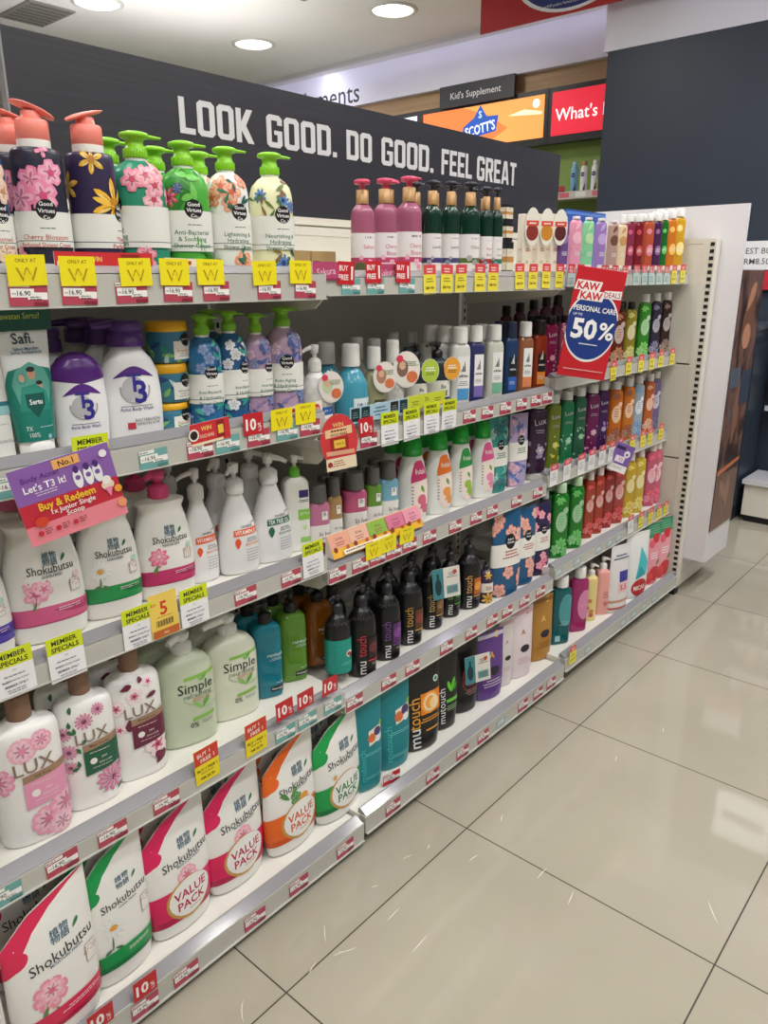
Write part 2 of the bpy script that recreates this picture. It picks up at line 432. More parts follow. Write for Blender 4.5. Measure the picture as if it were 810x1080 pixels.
# ------------------------------------------------------------------ body kinds: name, category, depth ratio, exponent, body fraction, profile, cap
S = 's'
KIND = {
 'gvc': ('pump_bottle', 'bottle', .86, 2.2, .80, [(0, .90, .88, S), (.015, .98, .97), (.05, 1, 1), (.78, 1, 1), (.90, .88, .88), (.97, .62, .62), (1, .42, .44, S)], 'lime'),
 'gvcflat': ('pump_bottle', 'bottle', .86, 2.2, .74, [(0, .92, .9, S), (.015, 1, 1), (.05, 1, 1), (.90, .96, .96), (.965, .92, .92), (.99, .82, .82), (1, .64, .66, S)], 'coral'),
 'shoku': ('pump_bottle', 'bottle', .55, 2.3, .80, [(0, .86, .84, S), (.015, .93, .95), (.06, .97, 1), (.30, 1, 1), (.62, .93, .95), (.80, .80, .84), (.885, .72, .76), (.94, .79, .82), (.957, .81, .83), (.968, .77, .78), (.985, .5, .5), (1, .28, .4, S)], 'hook'),
 'lux': ('flip_cap_bottle', 'bottle', .58, 2.6, .84, [(0, .92, .9, S), (.012, .98, .97), (.05, 1, 1), (.80, 1, 1), (.88, .985, .98), (.925, .93, .92), (.955, .78, .80), (.975, .50, .62), (1, .40, .55, S)], 'cyl'),
 'simple': ('pump_bottle', 'bottle', .58, 2.5, .84, [(0, .90, .88, S), (.012, .97, .96), (.05, 1, 1), (.72, 1, 1), (.84, .93, .94), (.92, .74, .78), (.97, .46, .58), (1, .34, .5, S)], 'hook'),
 'rain': ('pump_bottle', 'bottle', .72, 3.4, .78, [(0, .88, .86, S), (.015, .97, .96), (.05, 1, 1), (.85, 1, 1), (.93, .96, .95), (.975, .78, .8), (1, .5, .6, S)], 'hook'),
 'mut': ('pump_bottle', 'bottle', .80, 2.3, .77, [(0, .88, .86, S), (.02, .97, .97), (.06, 1, 1), (.70, 1, 1), (.84, .90, .90), (.94, .62, .62), (.98, .40, .42), (1, .34, .36, S)], 'hook'),
 'vit': ('pump_bottle', 'bottle', .58, 2.4, .74, [(0, .86, .84, S), (.015, .95, .95), (.06, 1, 1), (.36, 1, 1), (.62, .84, .88), (.82, .58, .68), (.93, .40, .54), (1, .34, .50, S)], 'hook'),
 't3': ('pump_bottle', 'bottle', .58, 2.3, .79, [(0, .84, .82, S), (.015, .93, .93), (.08, .98, .98), (.42, 1, 1), (.72, .93, .95), (.86, .74, .82), (.94, .54, .68), (1, .44, .6, S)], 't3'),
 't3l': ('flip_cap_bottle', 'bottle', .55, 2.2, 1.0, [(0, .78, .76, S), (.015, .88, .88), (.10, .95, .97), (.42, 1, 1), (.72, .95, .97), (.86, .82, .88), (.95, .58, .68), (.985, .38, .45), (1, .16, .2, S)], 'none'),
 'ives': ('flip_cap_bottle', 'bottle', .62, 3.6, .78, [(0, .92, .9, S), (.012, .98, .97), (.04, 1, 1), (.88, 1, 1), (.95, .94, .93), (.985, .74, .78), (1, .60, .7, S)], 'cyl'),
 'fruit': ('flip_cap_bottle', 'bottle', .55, 2.2, .78, [(0, .78, .76, S), (.015, .86, .86), (.10, .93, .95), (.40, 1, 1), (.70, .93, .95), (.88, .76, .82), (1, .62, .70, S)], 'dome'),
 'adid': ('flip_cap_bottle', 'bottle', .62, 3.2, .80, [(0, .92, .9, S), (.012, .98, .97), (.04, 1, 1), (.86, 1, 1), (.94, .93, .93), (.98, .72, .76), (1, .6, .7, S)], 'cyl'),
 'gel': ('flip_cap_bottle', 'bottle', .52, 3.2, .88, [(0, .90, .88, S), (.012, .97, .96), (.04, 1, 1), (.88, 1, 1), (.945, .93, .93), (.98, .66, .72), (1, .46, .6, S)], 'cyl'),
 'perf': ('pump_bottle', 'bottle', .84, 2.2, .76, [(0, .92, .9, S), (.012, .99, .98), (.04, 1, 1), (.82, 1, 1), (.91, .90, .90), (.97, .6, .6), (1, .4, .4, S)], 'perf'),
 'round': ('pump_bottle', 'bottle', .78, 2.1, .72, [(0, .78, .78, S), (.015, .88, .88), (.10, .97, .97), (.40, 1, 1), (.72, .93, .93), (.90, .64, .66), (.97, .42, .44), (1, .36, .38, S)], 'hook'),
 'tall': ('pump_bottle', 'bottle', .80, 2.3, .78, [(0, .9, .88, S), (.015, .98, .97), (.04, 1, 1), (.80, 1, 1), (.92, .84, .86), (.98, .46, .5), (1, .36, .4, S)], 'hook'),
 'spray': ('aerosol_can', 'can', 1.0, 2.0, .86, [(0, .95, .95, S), (.02, 1, 1), (.90, 1, 1), (.96, .86, .86), (1, .7, .7, S)], 'cyl'),
 'jar': ('lidded_jar', 'jar', 1.0, 2.0, .76, [(0, .86, .86, S), (.04, .95, .95), (.2, 1, 1), (.8, 1, 1), (1, .96, .96, S)], 'cyl'),
 'pouch': ('refill_pouch', 'pouch', .36, 2.0, 1.0, [(0, .80, .80, S), (.02, .88, 1), (.12, .95, 1.0), (.32, 1, .92), (.60, .98, .66), (.82, .97, .34), (.94, .96, .09), (.965, .96, .035), (1, .96, .03, S)], 'none'),
 'tube': ('squeeze_tube', 'tube', .40, 2.2, 1.0, [(0, .66, 1, S), (.13, .68, 1.04), (.135, .74, 1.08), (.40, .84, .92), (.70, .94, .56), (.90, 1, .16), (.94, 1, .06), (1, 1, .05, S)], 'none'),
}
def shoku_warp(w, h):      # slanted top edge: higher on the right, spout corner cut on the left
    def f(x, z):
        t = max(0, z/h-.45)/.55; q = x/(w/2)
        return h*(.085*(q-1)*t*t-.12*max(0, -q-.35)*t*t)
    return f
def run_deco(D, w, deco):
    for op in deco:
        k, a = op[0], op[1:]
        if k == 'band': D.band(a[0], a[1], M(a[2]), a[3] if len(a) > 3 else 0)
        elif k == 'rect': D.rect(a[0], a[1], a[2], a[3], M(a[4]), *a[5:])
        elif k == 'disc': D.disc(a[0], a[1], a[2]*w, M(a[3]), rz=(a[4]*w if len(a) > 4 else None))
        elif k == 'ring': D.ringd(a[0], a[1], a[2]*w, a[3]*w, M(a[4]), 24, *(a[5:] if len(a) > 5 else ()))
        elif k == 'fl': D.flower(a[0], a[1], a[2]*w, M(a[3]), M(a[4]) if a[4] else None, a[5] if len(a) > 5 else 5, a[6] if len(a) > 6 else .8, R0.random()*6, a[7] if len(a) > 7 else 1.6)
        elif k == 'leaf': D.petal(a[0], a[1], a[2], a[3]*w, a[4]*w, M(a[5]))
        elif k == 'poly': D.poly(a[0], M(a[1]))
        elif k == 't':
            o = a[5] if len(a) > 5 else {}
            o = dict(o)
            if 'width' in o: o['width'] *= w
            D.text(a[0], a[1], a[2], a[3]*w, M(a[4]), **o)
        elif k == 'ln': D.lines(a[0], a[1], a[2]*w, a[3], M(a[4]), t=(a[5] if len(a) > 5 else .022)*w, gap=(a[6] if len(a) > 6 else .06)*w, align=a[7] if len(a) > 7 else 'C')
        elif k == 'strip': D.strip(a[0], M(a[1]))
        elif k == 'wave':   # a band across the front with sloping edges
            D.rect(a[0], a[1], a[2], a[3], M(a[4]), a[5], a[6])
def make(kind, w, h, body, deco, capcol, o):
    name, cat, dr, n, bf, prof, cap = KIND[kind]
    cap = o.get('captype', cap); bf = o.get('bf', bf); dr = o.get('dr', dr)
    hb = h*bf; d = w*dr
    root = empty(o.get('name', name), (0, 0, 0))
    bm = body if not isinstance(body, str) else M(body, o.get('brough', .3), coat=.0)
    warp = shoku_warp(w, hb) if o.get('slant') else None
    B = Body(smooth_rows(prof, hb, w, d), o.get('n', n), warp)
    mb = MB(); B.mesh(mb, bm)
    sep = any(op[0] == 'band' for op in deco) and kind not in ('pouch', 'tube')
    if sep or not deco: mb.build('body', root); mb = MB()
    if deco:
        D = Deco(mb, B, X=w/2, Z=hb); run_deco(D, w, deco); mb.build('printed_label' if sep else 'body', root)
    if o.get('dome'):        # flip cap that continues the body outline, its lower rim dipping at the front
        z0 = o['dome']*hb; rr = [(z, a+.0011, b+.0011) for z, a, b in B.rows if z > z0]; a0, b0 = B.ab(z0); rr = [(z0-.002, a0*.98, b0*.98), (z0, a0+.0011, b0+.0011)]+rr+[(hb+.001, rr[-1][1]*.6, rr[-1][2]*.6)]
        wf = lambda X, z: .045*hb*(abs(X)/(w/2)-.45)*max(0, 1-(z-z0)/(hb*.2))
        mb = MB(); Body(rr, n, wf).mesh(mb, M(o['domecol'], .28)); mb.build('flip_cap', root)
    CAPS[cap](root, hb-.0005, w, h-hb, capcol, o)
    return root, d
# ------------------------------------------------------------------ placing
FRONT = {}
def sup(e, nx, ny):
    c, s = math.cos(e[2]), math.sin(e[2]); q = e[5]
    return (abs(e[3]*(nx*c+ny*s))**q+abs(e[4]*(-nx*s+ny*c))**q)**(1/q)
def gap2(e, f):
    dx, dy = f[0]-e[0], f[1]-e[1]; r = math.hypot(dx, dy) or 1e-6; best = -9
    for nx, ny in [(dx/r, dy/r)]+[p for t in (e[2], f[2], (e[2]+f[2])/2+.4, (e[2]+f[2])/2-.4) for p in ((math.cos(t), math.sin(t)), (-math.sin(t), math.cos(t)))]:
        best = max(best, abs(dx*nx+dy*ny)-sup(e, nx, ny)-sup(f, nx, ny))
    return best
PROTO = {}
PRODS = []
def lab_(short, sh, bay):
    n = len(short.split())
    if 'shelf' in short and n > 7: return short
    if n <= 8: return '%s on the %s shelf of the %s bay' % (short, SHN[sh], BAYN[bay])
    if n <= 11: return "%s on the %s %s shelf" % (short, BAYN[bay], SHN[sh])
    return short
def solve_x(u, y, z):
    lo, hi = -.5, 9
    for _ in range(50):
        mid = (lo+hi)/2
        if proj(mid, y, z)[0] < u: lo = mid
        else: hi = mid
    return lo
def place(kind, bay, sh, u, wpx, vtop, short, body, deco=(), cap=WHITE, v=None, back=0, rz=None, dy=.03, group=None, z0=0, backlabel=None, label=None, gap=.004, **o):
    """u: base centre column; v: base centre row when the deck shows there; wpx: silhouette width; vtop: row of the top"""
    dr = o.get('dr', KIND[kind][2]); n = o.get('n', KIND[kind][3]); z = deck(bay, sh)+z0
    y = YF[sh]+.07
    if v: X, y = hit(u, v, 2, z)[:2]
    for _ in range(6):
        X = solve_x(u, y, z)
        th = rz if rz is not None else -(.62 if dr > .7 else .42 if bay == 1 else .5)*math.atan2(X, y)
        if kind in ('pouch', 'tube') and rz is None: th *= .5
        r = math.hypot(X, y); ph = math.atan2(y, X)-th; sn, cs = math.sin(ph), math.cos(ph); dep = proj(X, y, z+.08)[2]
        hw = wpx/2*dep/CF*min(1, dep/r/math.cos(.18))
        q = n/(n-1)
        a = hw/((abs(sn)**q+abs(dr*cs)**q)**(1/q)); w = 2*a
        if not v: y = YF[sh]+dy+w*dr/2*(1+.6*abs(math.sin(th)))
    rz = th; q = n/(n-1); w0 = w; y0_ = y
    def ent(X, y, w): return (X, y, th, w/2, w*dr/2, q)
    if z0 == 0:
        lim = (JX[3]-.006) if bay == 3 else 99
        for _ in range(16):
            e = ent(X, y, w); near = [(gap2(e, f), f) for f in FRONT.get(sh, ()) if abs(f[0]-X) < .2]
            g, f = min(near, default=(1, None), key=lambda t: t[0])
            over = X+sup(e, 1, 0)-lim
            if over > 0: X -= over+.0005; continue
            if g >= .0012: break
            if w > w0*(.88 if kind == 'pouch' else .87):
                X += math.copysign(w*.012, X-f[0]); w *= .976
            elif y < y0_+(.004 if kind == 'pouch' else .018): y += .004
            else: break
        FRONT.setdefault(sh, []).append(ent(X, y, w))
    lo, hi = z, z+.6
    for _ in range(40):
        mid = (lo+hi)/2
        if proj(X, y, mid)[1] > vtop: lo = mid
        else: hi = mid
    h = lo-z
    if sh > 1: h = min(h, ZB[bay, sh-1]-.004-z)
    root, d = make(kind, w, h, body, list(deco), cap, o)
    root.location = (X, y, z); root.rotation_euler = (0, 0, rz)
    tag(root, label or lab_(short, sh, bay), KIND[kind][1], group or '%ss on the %s shelf' % (KIND[kind][1], SHN[sh]))
    PRODS.append((bay, sh, u, short, X, y, z, w, d, h))
    yy = y
    for k in range(back):
        yy += d/math.cos(rz)*1.03+.006; xx = X
        for _ in range(14):
            e = (xx, yy, rz, w/2, d/2, q); g, f = min([(gap2(e, f), f) for f in FRONT.get(sh, ()) if abs(f[0]-xx) < .2], default=(1, None), key=lambda t: t[0])
            if g >= .0012: break
            yy += .004
        if yy+sup(e, 0, 1) > YB-.025 or g < .0003: break
        FRONT[sh].append(e)
        dup(root, (xx, yy, z), rz, '%s %s' % (['second row behind the', 'third row behind the', 'fourth row behind the'][k], short), None)
    return root, (X, y, z, w, d, h)
# ------------------------------------------------------------------ the shop
def node_mat(name, rough=.4):
    m = bpy.data.materials.new(name); m.use_nodes = True
    nt = m.node_tree; return m, nt, nt.nodes['Principled BSDF'], nt.nodes.new, nt.links.new
def floor_mat():
    m, nt, b, N, L = node_mat('glossy_tiles')
    g = N('ShaderNodeNewGeometry'); sep = N('ShaderNodeSeparateXYZ'); L(g.outputs['Position'], sep.inputs[0])
    T = .6053
    def mth(op, a, bb=None, c=None):
        n = N('ShaderNodeMath'); n.operation = op
        for i, x in enumerate((a, bb, c)):
            if x is None: continue
            if isinstance(x, (int, float)): n.inputs[i].default_value = x
            else: L(x, n.inputs[i])
        return n.outputs[0]
    def edge(s, o):
        f = mth('FRACT', mth('DIVIDE', mth('ADD', s, 60*T-o), T))
        return mth('MULTIPLY', mth('MINIMUM', f, mth('SUBTRACT', 1.0, f)), T)
    e = mth('MINIMUM', edge(sep.outputs[0], .7254), edge(sep.outputs[1], .8841))
    gr = mth('LESS_THAN', e, .0016)
    no = N('ShaderNodeTexNoise'); no.inputs['Scale'].default_value = 2.2; no.inputs['Detail'].default_value = 5
    L(g.outputs['Position'], no.inputs['Vector'])
    ra = N('ShaderNodeValToRGB'); ra.color_ramp.elements[0].color = rgb('A59F8F'); ra.color_ramp.elements[1].color = rgb('AEA898')
    ra.color_ramp.elements[0].position = .3; ra.color_ramp.elements[1].position = .7
    L(no.outputs['Fac'], ra.inputs[0])
    mx = N('ShaderNodeMix'); mx.data_type = 'RGBA'; L(gr, mx.inputs['Factor']); L(ra.outputs[0], mx.inputs[6]); mx.inputs[7].default_value = rgb('3A342B')
    L(mx.outputs[2], b.inputs['Base Color'])
    L(mth('MULTIPLY_ADD', gr, .6, .045), b.inputs['Roughness'])
    n2 = N('ShaderNodeTexNoise'); n2.inputs['Scale'].default_value = 5; L(g.outputs['Position'], n2.inputs['Vector'])
    bp = N('ShaderNodeBump'); bp.inputs['Strength'].default_value = .02; bp.inputs['Distance'].default_value = .02
    L(n2.outputs['Fac'], bp.inputs['Height']); L(bp.outputs[0], b.inputs['Normal'])
    return m
def noise_mat(name, c0, c1, scale, rough, bump=0, stretch=(1, 1, 1)):
    m, nt, b, N, L = node_mat(name)
    g = N('ShaderNodeTexCoord'); mp = N('ShaderNodeMapping'); mp.inputs['Scale'].default_value = stretch; L(g.outputs['Object'], mp.inputs[0])
    no = N('ShaderNodeTexNoise'); no.inputs['Scale'].default_value = scale; no.inputs['Detail'].default_value = 6; L(mp.outputs[0], no.inputs['Vector'])
    ra = N('ShaderNodeValToRGB'); ra.color_ramp.elements[0].color = rgb(c0); ra.color_ramp.elements[1].color = rgb(c1)
    ra.color_ramp.elements[0].position = .3; ra.color_ramp.elements[1].position = .7
    L(no.outputs['Fac'], ra.inputs[0]); L(ra.outputs[0], b.inputs['Base Color']); b.inputs['Roughness'].default_value = rough
    if bump:
        bp = N('ShaderNodeBump'); bp.inputs['Strength'].default_value = bump; bp.inputs['Distance'].default_value = .01
        L(no.outputs['Fac'], bp.inputs['Height']); L(bp.outputs[0], b.inputs['Normal'])
    return m
ENAMEL = noise_mat('cream_enamel', 'DAD6CA', 'DEDACF', 3, .35)
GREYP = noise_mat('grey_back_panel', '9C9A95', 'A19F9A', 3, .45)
DECKM = noise_mat('shelf_enamel', 'E6E4DC', 'EAE8E1', 3, .32)
RAILM = noise_mat('ticket_rail', 'B9B8B0', 'C2C1B9', 6, .3)
LIPM = M('A5A4A9', .12, trans=.25)
NAVY = noise_mat('navy_laminate', '2B3442', '2E3846', 4, .42)
BOARD = noise_mat('charcoal_laminate', '2C2C34', '303037', 90, .40, .04, (.03, 1, 1))
def struct(name, mb, loc=(0, 0, 0)):
    return tag(mb.build(name, None, loc), None, None, None, 'structure')
CEIL = 3.07
mb = MB(); mb.box(-5, -5, -.1, 9, 9, 0, floor_mat())
PALE_STREAK = M('E4DFD2', .2)  # thin pale curved streaks lying on the tiles
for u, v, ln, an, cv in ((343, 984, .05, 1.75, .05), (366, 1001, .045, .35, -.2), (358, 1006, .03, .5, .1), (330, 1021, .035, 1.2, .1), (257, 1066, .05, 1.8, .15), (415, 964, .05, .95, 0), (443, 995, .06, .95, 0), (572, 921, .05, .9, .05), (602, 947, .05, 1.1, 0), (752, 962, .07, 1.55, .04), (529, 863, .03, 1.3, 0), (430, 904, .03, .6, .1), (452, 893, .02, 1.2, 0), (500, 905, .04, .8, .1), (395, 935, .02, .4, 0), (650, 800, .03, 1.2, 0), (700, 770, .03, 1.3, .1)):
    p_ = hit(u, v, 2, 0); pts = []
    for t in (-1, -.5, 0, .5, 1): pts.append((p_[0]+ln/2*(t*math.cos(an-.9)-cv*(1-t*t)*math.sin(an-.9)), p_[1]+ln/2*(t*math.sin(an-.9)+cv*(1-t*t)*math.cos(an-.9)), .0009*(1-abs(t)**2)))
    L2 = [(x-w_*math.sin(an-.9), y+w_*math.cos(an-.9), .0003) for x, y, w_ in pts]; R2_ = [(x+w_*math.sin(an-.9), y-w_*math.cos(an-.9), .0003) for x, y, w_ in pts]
    mb.add(L2+R2_, [(i, i+5, i+6, i+1) for i in range(4)], PALE_STREAK)
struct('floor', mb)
mb = MB(); mb.box(-5, -5, CEIL, 9, 9, CEIL+.1, noise_mat('ceiling_paint', 'EFEEEF', 'F4F3F4', 2, .8)); struct('ceiling', mb)
# far end wall with its lit fascia, timber band and green back panel
mb = MB(); mb.box(5.62, 1.0, 0, 5.72, 9, CEIL, noise_mat('green_wall_paint', '7F9A4C', '86A052', 3, .6)); struct('wall_end', mb)
FASC = noise_mat('fascia_white', 'E2E2EE', 'E8E8F2', 2, .45)
mb = MB(); mb.box(5.50, 2.2, 2.775, 5.62, 9, CEIL, FASC); TRIM1 = mb
mb = MB(); mb.box(5.56, 2.2, 2.60, 5.62, 9, 2.775, noise_mat('pale_timber', 'A98860', 'BE9C74', 9, .5, 0, (1, .15, 3))); struct('trim_2', mb)
# navy end wall with the white bulkhead above
mb = MB(); mb.box(4.7, -3.0, .0, 4.85, 2.325, 2.585, NAVY); struct('wall_right', mb)
mb = MB(); mb.box(4.70, -3.0, 2.587, 5.50, 2.35, CEIL, FASC); struct('trim_3', mb)
mb = MB(); mb.box(4.685, -3, 0, 4.70, 1.19, .05, M('15171B', .5)); struct('baseboard_right', mb)
# rest of the shop, behind and beside the camera
mb = MB(); mb.box(-5, 8.9, 0, 9, 9, CEIL, noise_mat('back_wall_paint', 'B9B7B4', 'C3C1BE', 2, .7)); struct('wall_back', mb)
mb = MB(); mb.box(-5.1, -5, 0, -5, 9, CEIL, noise_mat('left_wall_paint', 'C9C7C2', 'CFCDC8', 2, .7)); struct('wall_left', mb)
mb = MB(); mb.box(-5, -5.1, 0, 9, -5, CEIL, noise_mat('front_wall_paint', 'C9C7C2', 'CFCDC8', 2, .7)); struct('wall_front', mb)
# ceiling downlights: the three in the picture and the rest of the grid that lights the aisle
def lamp(x, y, r, power, label):
    root = empty('ceiling_downlight', (x, y, CEIL), 0, label, 'ceiling light', 'round ceiling downlights')
    mb = MB(); mb.lathe([(0, r*1.22), (-.008, r*1.2), (-.012, r*1.02), (-.002, r*1.0)], M('D8D8D6', .4), n=32, capped=False); mb.build('trim_ring', root)
    mb = MB(); mb.lathe([(-.003, r), (-.0035, r*.98)], M('FFF9EE', .5, emit=7), n=32); mb.build('lens', root)
    L = bpy.data.lights.new('downlight', 'AREA'); L.shape = 'DISK'; L.size = r*1.9; L.energy = power; L.color = (1, .98, .955); L.spread = PI*.92
    ob = bpy.data.objects.new('downlight', L); COL.objects.link(ob); ob.location = (x, y, CEIL-.02)
for x, y, l in ((4.56, 3.87, 'round downlight in the ceiling above the navy header board, rightmost of the three'), (4.44, 5.2, 'round downlight in the ceiling above the middle of the header board'), (3.15, 5.25, 'round downlight near the top left corner beside the ceiling vent')):
    lamp(x, y, .14, 11, l)
for k, (x, y) in enumerate(((-.6, -.6), (.75, -.55), (2.1, -.5), (3.5, -.4), (-.6, -2.4), (.9, -2.4), (2.4, -2.4), (3.9, -2.4), (.1, 2.9), (1.6, 3.0), (3.1, 2.6), (-1.6, 1.2))):
    lamp(x, y, .14, 14, 'round ceiling downlight over the aisle outside the picture')
for x, y, e in ((1.3, .2, 12), (2.9, .25, 11), (-.4, .2, 12), (.7, 1.42, 11), (2.3, 1.42, 11)):
    root = empty('ceiling_light_panel', (x, y, CEIL), 0, 'long slim ceiling light panel over the aisle outside the picture', 'ceiling light', 'light panels over the aisle')
    mb = MB(); mb.box(-.6, -.15, -.03, .6, .15, 0, M('DADADA', .4)); mb.build('housing', root)
    mb = MB(); mb.box(-.57, -.12, -.034, .57, .12, -.0305, M('FFFAF2', .5, emit=5)); mb.build('diffuser', root)
    L = bpy.data.lights.new('panel', 'AREA'); L.shape = 'RECTANGLE'; L.size = 1.14; L.size_y = .24; L.energy = e; L.color = (1, .985, .96)
    ob = bpy.data.objects.new('panel', L); COL.objects.link(ob); ob.location = (x, y, CEIL-.045)
# cool cove strips added to brighten the white fascia and the bulkhead
for nm, x, y, ln, e, xx in (('fascia', 5.30, 5.4, 6.0, 22, 5.36), ('bulkhead', 4.45, .4, 3.6, 30, 4.55)):
    root = empty('cove_light', (x, y, CEIL), 0, 'slim cool cove light strip added along the ceiling before the %s' % nm, 'cove light')
    mb = MB(); mb.box(-.02, -ln/2, -.03, .02, ln/2, 0, M('D8D8DC', .4)); mb.build('channel', root)
    mb = MB(); mb.box(.0205, -ln/2, -.028, .024, ln/2, -.004, M('E4E0FF', .5, emit=4)); mb.build('diffuser', root)
    L = bpy.data.lights.new('cove', 'AREA'); L.shape = 'RECTANGLE'; L.size = ln; L.size_y = .03; L.energy = e; L.color = (.86, .85, 1)
    ob = bpy.data.objects.new('cove', L); COL.objects.link(ob); ob.location = (x+.03, y, CEIL-.035)
    ob.rotation_euler = Vector((.55, 0, -.83)).to_track_quat('-Z', 'X').to_euler()
# ceiling vents
for x, y, l, dx in ((2.98, 5.76, 'grey square ceiling vent at the top left corner above the header board', .16), (3.9, 4.0, 'small grey ceiling vent between two downlights', .12)):
    root = empty('ceiling_vent', (x, y, CEIL), 0, l, 'vent')
    mb = MB(); mb.box(-dx, -dx*1.5, -.012, dx, dx*1.5, 0, M('8F8D8A', .6)); mb.build('frame', root)
    mb = MB()
    for k in range(7): mb.box(-dx*.85, -dx*1.3+k*dx*.4, -.016, dx*.85, -dx*1.3+k*dx*.4+.02, -.0125, M('6E6C69', .6))
    mb.build('louvre', root)
# fascia lettering (stands proud of the lit fascia); seen from -X, so text runs along -Y
class WallX:
    def __init__(s, X, y): s.X, s.y = X, y
    def pt(s, x, z, off): return (s.X-off, s.y-x, z)
D = Deco(TRIM1, WallX(5.4995, 5.43), .0006, .0001); D.text('Supplements', 5.43-hit(379, 98, 0, 5.499)[1], 2.885, .165, M('2B2B2E', .5), .004, align='R')
struct('trim_1', TRIM1)
# category sign, light boxes
root = empty('category_sign', (5.49, 3.80, 2.62), 0, 'small dark sign reading Kid\'s Supplement on the timber band', 'sign')
mb = MB(); mb.box(-.02, -.355, .0, .0, .345, .155, M('38393D', .5)); mb.build('backing', root) if 0 else None
Deco(mb, WallX(-.0205, 0), .0005).text("Kid's Supplement", 0, .078, .05, M('E9E9E9', .5), .004, width=.5); mb.build('board', root)
def lightbox(y0, y1, z0, z1, col, e, label, fn):
    root = empty('light_box', (5.56, (y0+y1)/2, z0), 0, label, 'illuminated sign')
    w = (y0-y1)/2; h = z1-z0
    mb = MB(); mb.box(-.06, -w-.035, -.05, 0, w+.035, h+.035, M('17181A', .4)); mb.build('frame', root)
    mb = MB(); mb.box(-.064, -w, 0, -.0605, w, h, M(col, .5, emit=e)); fn(mb, w, h); mb.build('lit_panel', root)
def scott(mb, w, h):
    D = Deco(mb, WallX(-.0645, 0), .0005)
    e = dict(rough=.5, emit=.9)
    D.poly([(-w, h*.0), (w*.1, 0), (w*.45, h*.35), (w*.1, h*.75), (-w*.3, h), (-w, h)], M('E8793A', **e))
    D.poly([(w*.45, h*.62), (w*.97, h*.55), (w*.97, h*.62), (w*.7, h*.72)], M('FFE9C0', **e))
    D.poly([(-.17, .05), (.15, .09), (.17, .20), (.06, .205), (0, .29), (-.06, .205), (-.16, .15)], M('1C4FA8', **e))
    D.text("SCOTT'S", 0, .125, .07, M('FFFFFF', **e), .012, .12, width=.28)
    D.text("S", .0, .225, .05, M('BFE0FF', **e), .02)
    D.disc(w*.88, h*.82, .03, M('FFFFFF', **e))
lightbox(4.33, 3.195, 2.315, 2.605, 'F0A050', .9, 'orange illuminated advertising panel on the end wall', scott)
def whats(mb, w, h):
    Deco(mb, WallX(-.0645, 0), .0005).text("What's Hot", -.13, h*.48, .085, M('FFFFFF', .5, emit=.9), .006)
lightbox(3.13, 2.25, 2.315, 2.605, 'E0203A', .8, "red illuminated panel reading What's H beside the orange one", whats)
mb2 = MB(); lb = lambda mb, w, h: None
lightbox(5.5, 4.40, 2.315, 2.605, 'E4EEF8', .9, 'white illuminated panel mostly hidden by the header board', lb)
# far shelf with spray cans
root = empty('wall_shelf', (5.4, 2.6, 1.90), 0, 'narrow shelf of spray cans on the green wall beyond the header board', 'shelf')
mb = MB(); mb.box(-.02, -.7, -.03, .22, .7, .0, M('D9D4C6', .4)); mb.build('board', root)
mb = MB(); mb.box(-.026, -.7, -.04, -.0205, .7, .012, M('CFC9C0', .4)); D = Deco(mb, WallX(-.0265, 0), .0003)
for k in range(9): D.rect(-.62+k*.13, -.03, -.54+k*.13, .004, M('D86A78' if k % 3 else 'F0EEEA', .5))
mb.build('price_rail', root)
mb = MB(); mb.box(-.03, .32, .012, -.024, .52, .05, M('B5283A', .5)); mb.build('red_ticket', root)
root = empty('wall_shelf', (5.4, 2.6, 1.62), 0, 'dim lower shelf on the green wall beyond the header board', 'shelf')
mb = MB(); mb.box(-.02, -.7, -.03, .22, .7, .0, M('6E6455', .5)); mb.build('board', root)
for k, (uu, c, cc, deco) in enumerate(((605, '7FB4D8', '9CC6E2', 'a pale blue'), (615, 'EDEEF0', 'B98A5C', 'a white brown-capped'), (626.5, 'F1F1F3', 'E4E4E6', 'a white grey-capped'), (636, 'E8D23A', '1C1C1E', 'a black and yellow'), (646, 'E4688A', '1C1C1E', 'a black and pink'))):
    p = hit(uu, 200, 0, 5.46)
    r, d = make('spray', .052, .215, c, [('disc', -.0, .68, .3, '1D2E6E'), ('t', 'NIVEA', 0, .68, .13, 'FFFFFF', dict(width=.5)), ('poly', [(.1, .02), (.9, .02), (.9, .42)], '22252B')] if k < 3 else [('band', .5, .99, '1B1B1D'), ('disc', 0, .35, .2, '1B1B1D'), ('disc', 0, .7, .18, 'E8D23A')], cc, dict(cr=.36))
    r.location = (5.46, p[1], 1.90); r.rotation_euler = (0, 0, -PI/2); tag(r, '%s spray can on the far wall shelf, seen past the header board' % deco, 'can', 'spray cans on the far wall shelf')
# hanging promotional board, red with a blue roundel
root = empty('hanging_promo_board', (4.6, 2.55, 2.80), 0, 'red hanging promotional board with a blue white-ringed disc at the top edge', 'sign')
mb = MB(); mb.box(0, -.62, .005, .012, .62, .265, M('B3252C', .45)); D = Deco(mb, WallX(-.0005, 0), .0004)
def arc(r, m): D.poly([(.02+r*math.cos(a)*1.0, .265-abs(r*.62*math.sin(a))) for a in [PI+PI*k/24 for k in range(25)]], m)
arc(.40, M('EDEEF2', .45)); arc(.372, M('27357C', .45))
D.text('Selected PWP products *terms & conditions apply *While stocks last', .03, .066, .016, M('E8E8F0', .5), .001, width=.46)
D.poly([(-.12, .262), (-.13, .21), (-.08, .17), (-.02, .185), (.0, .235), (.01, .262)], M('EDEEF2', .45))
mb.build('board', root)
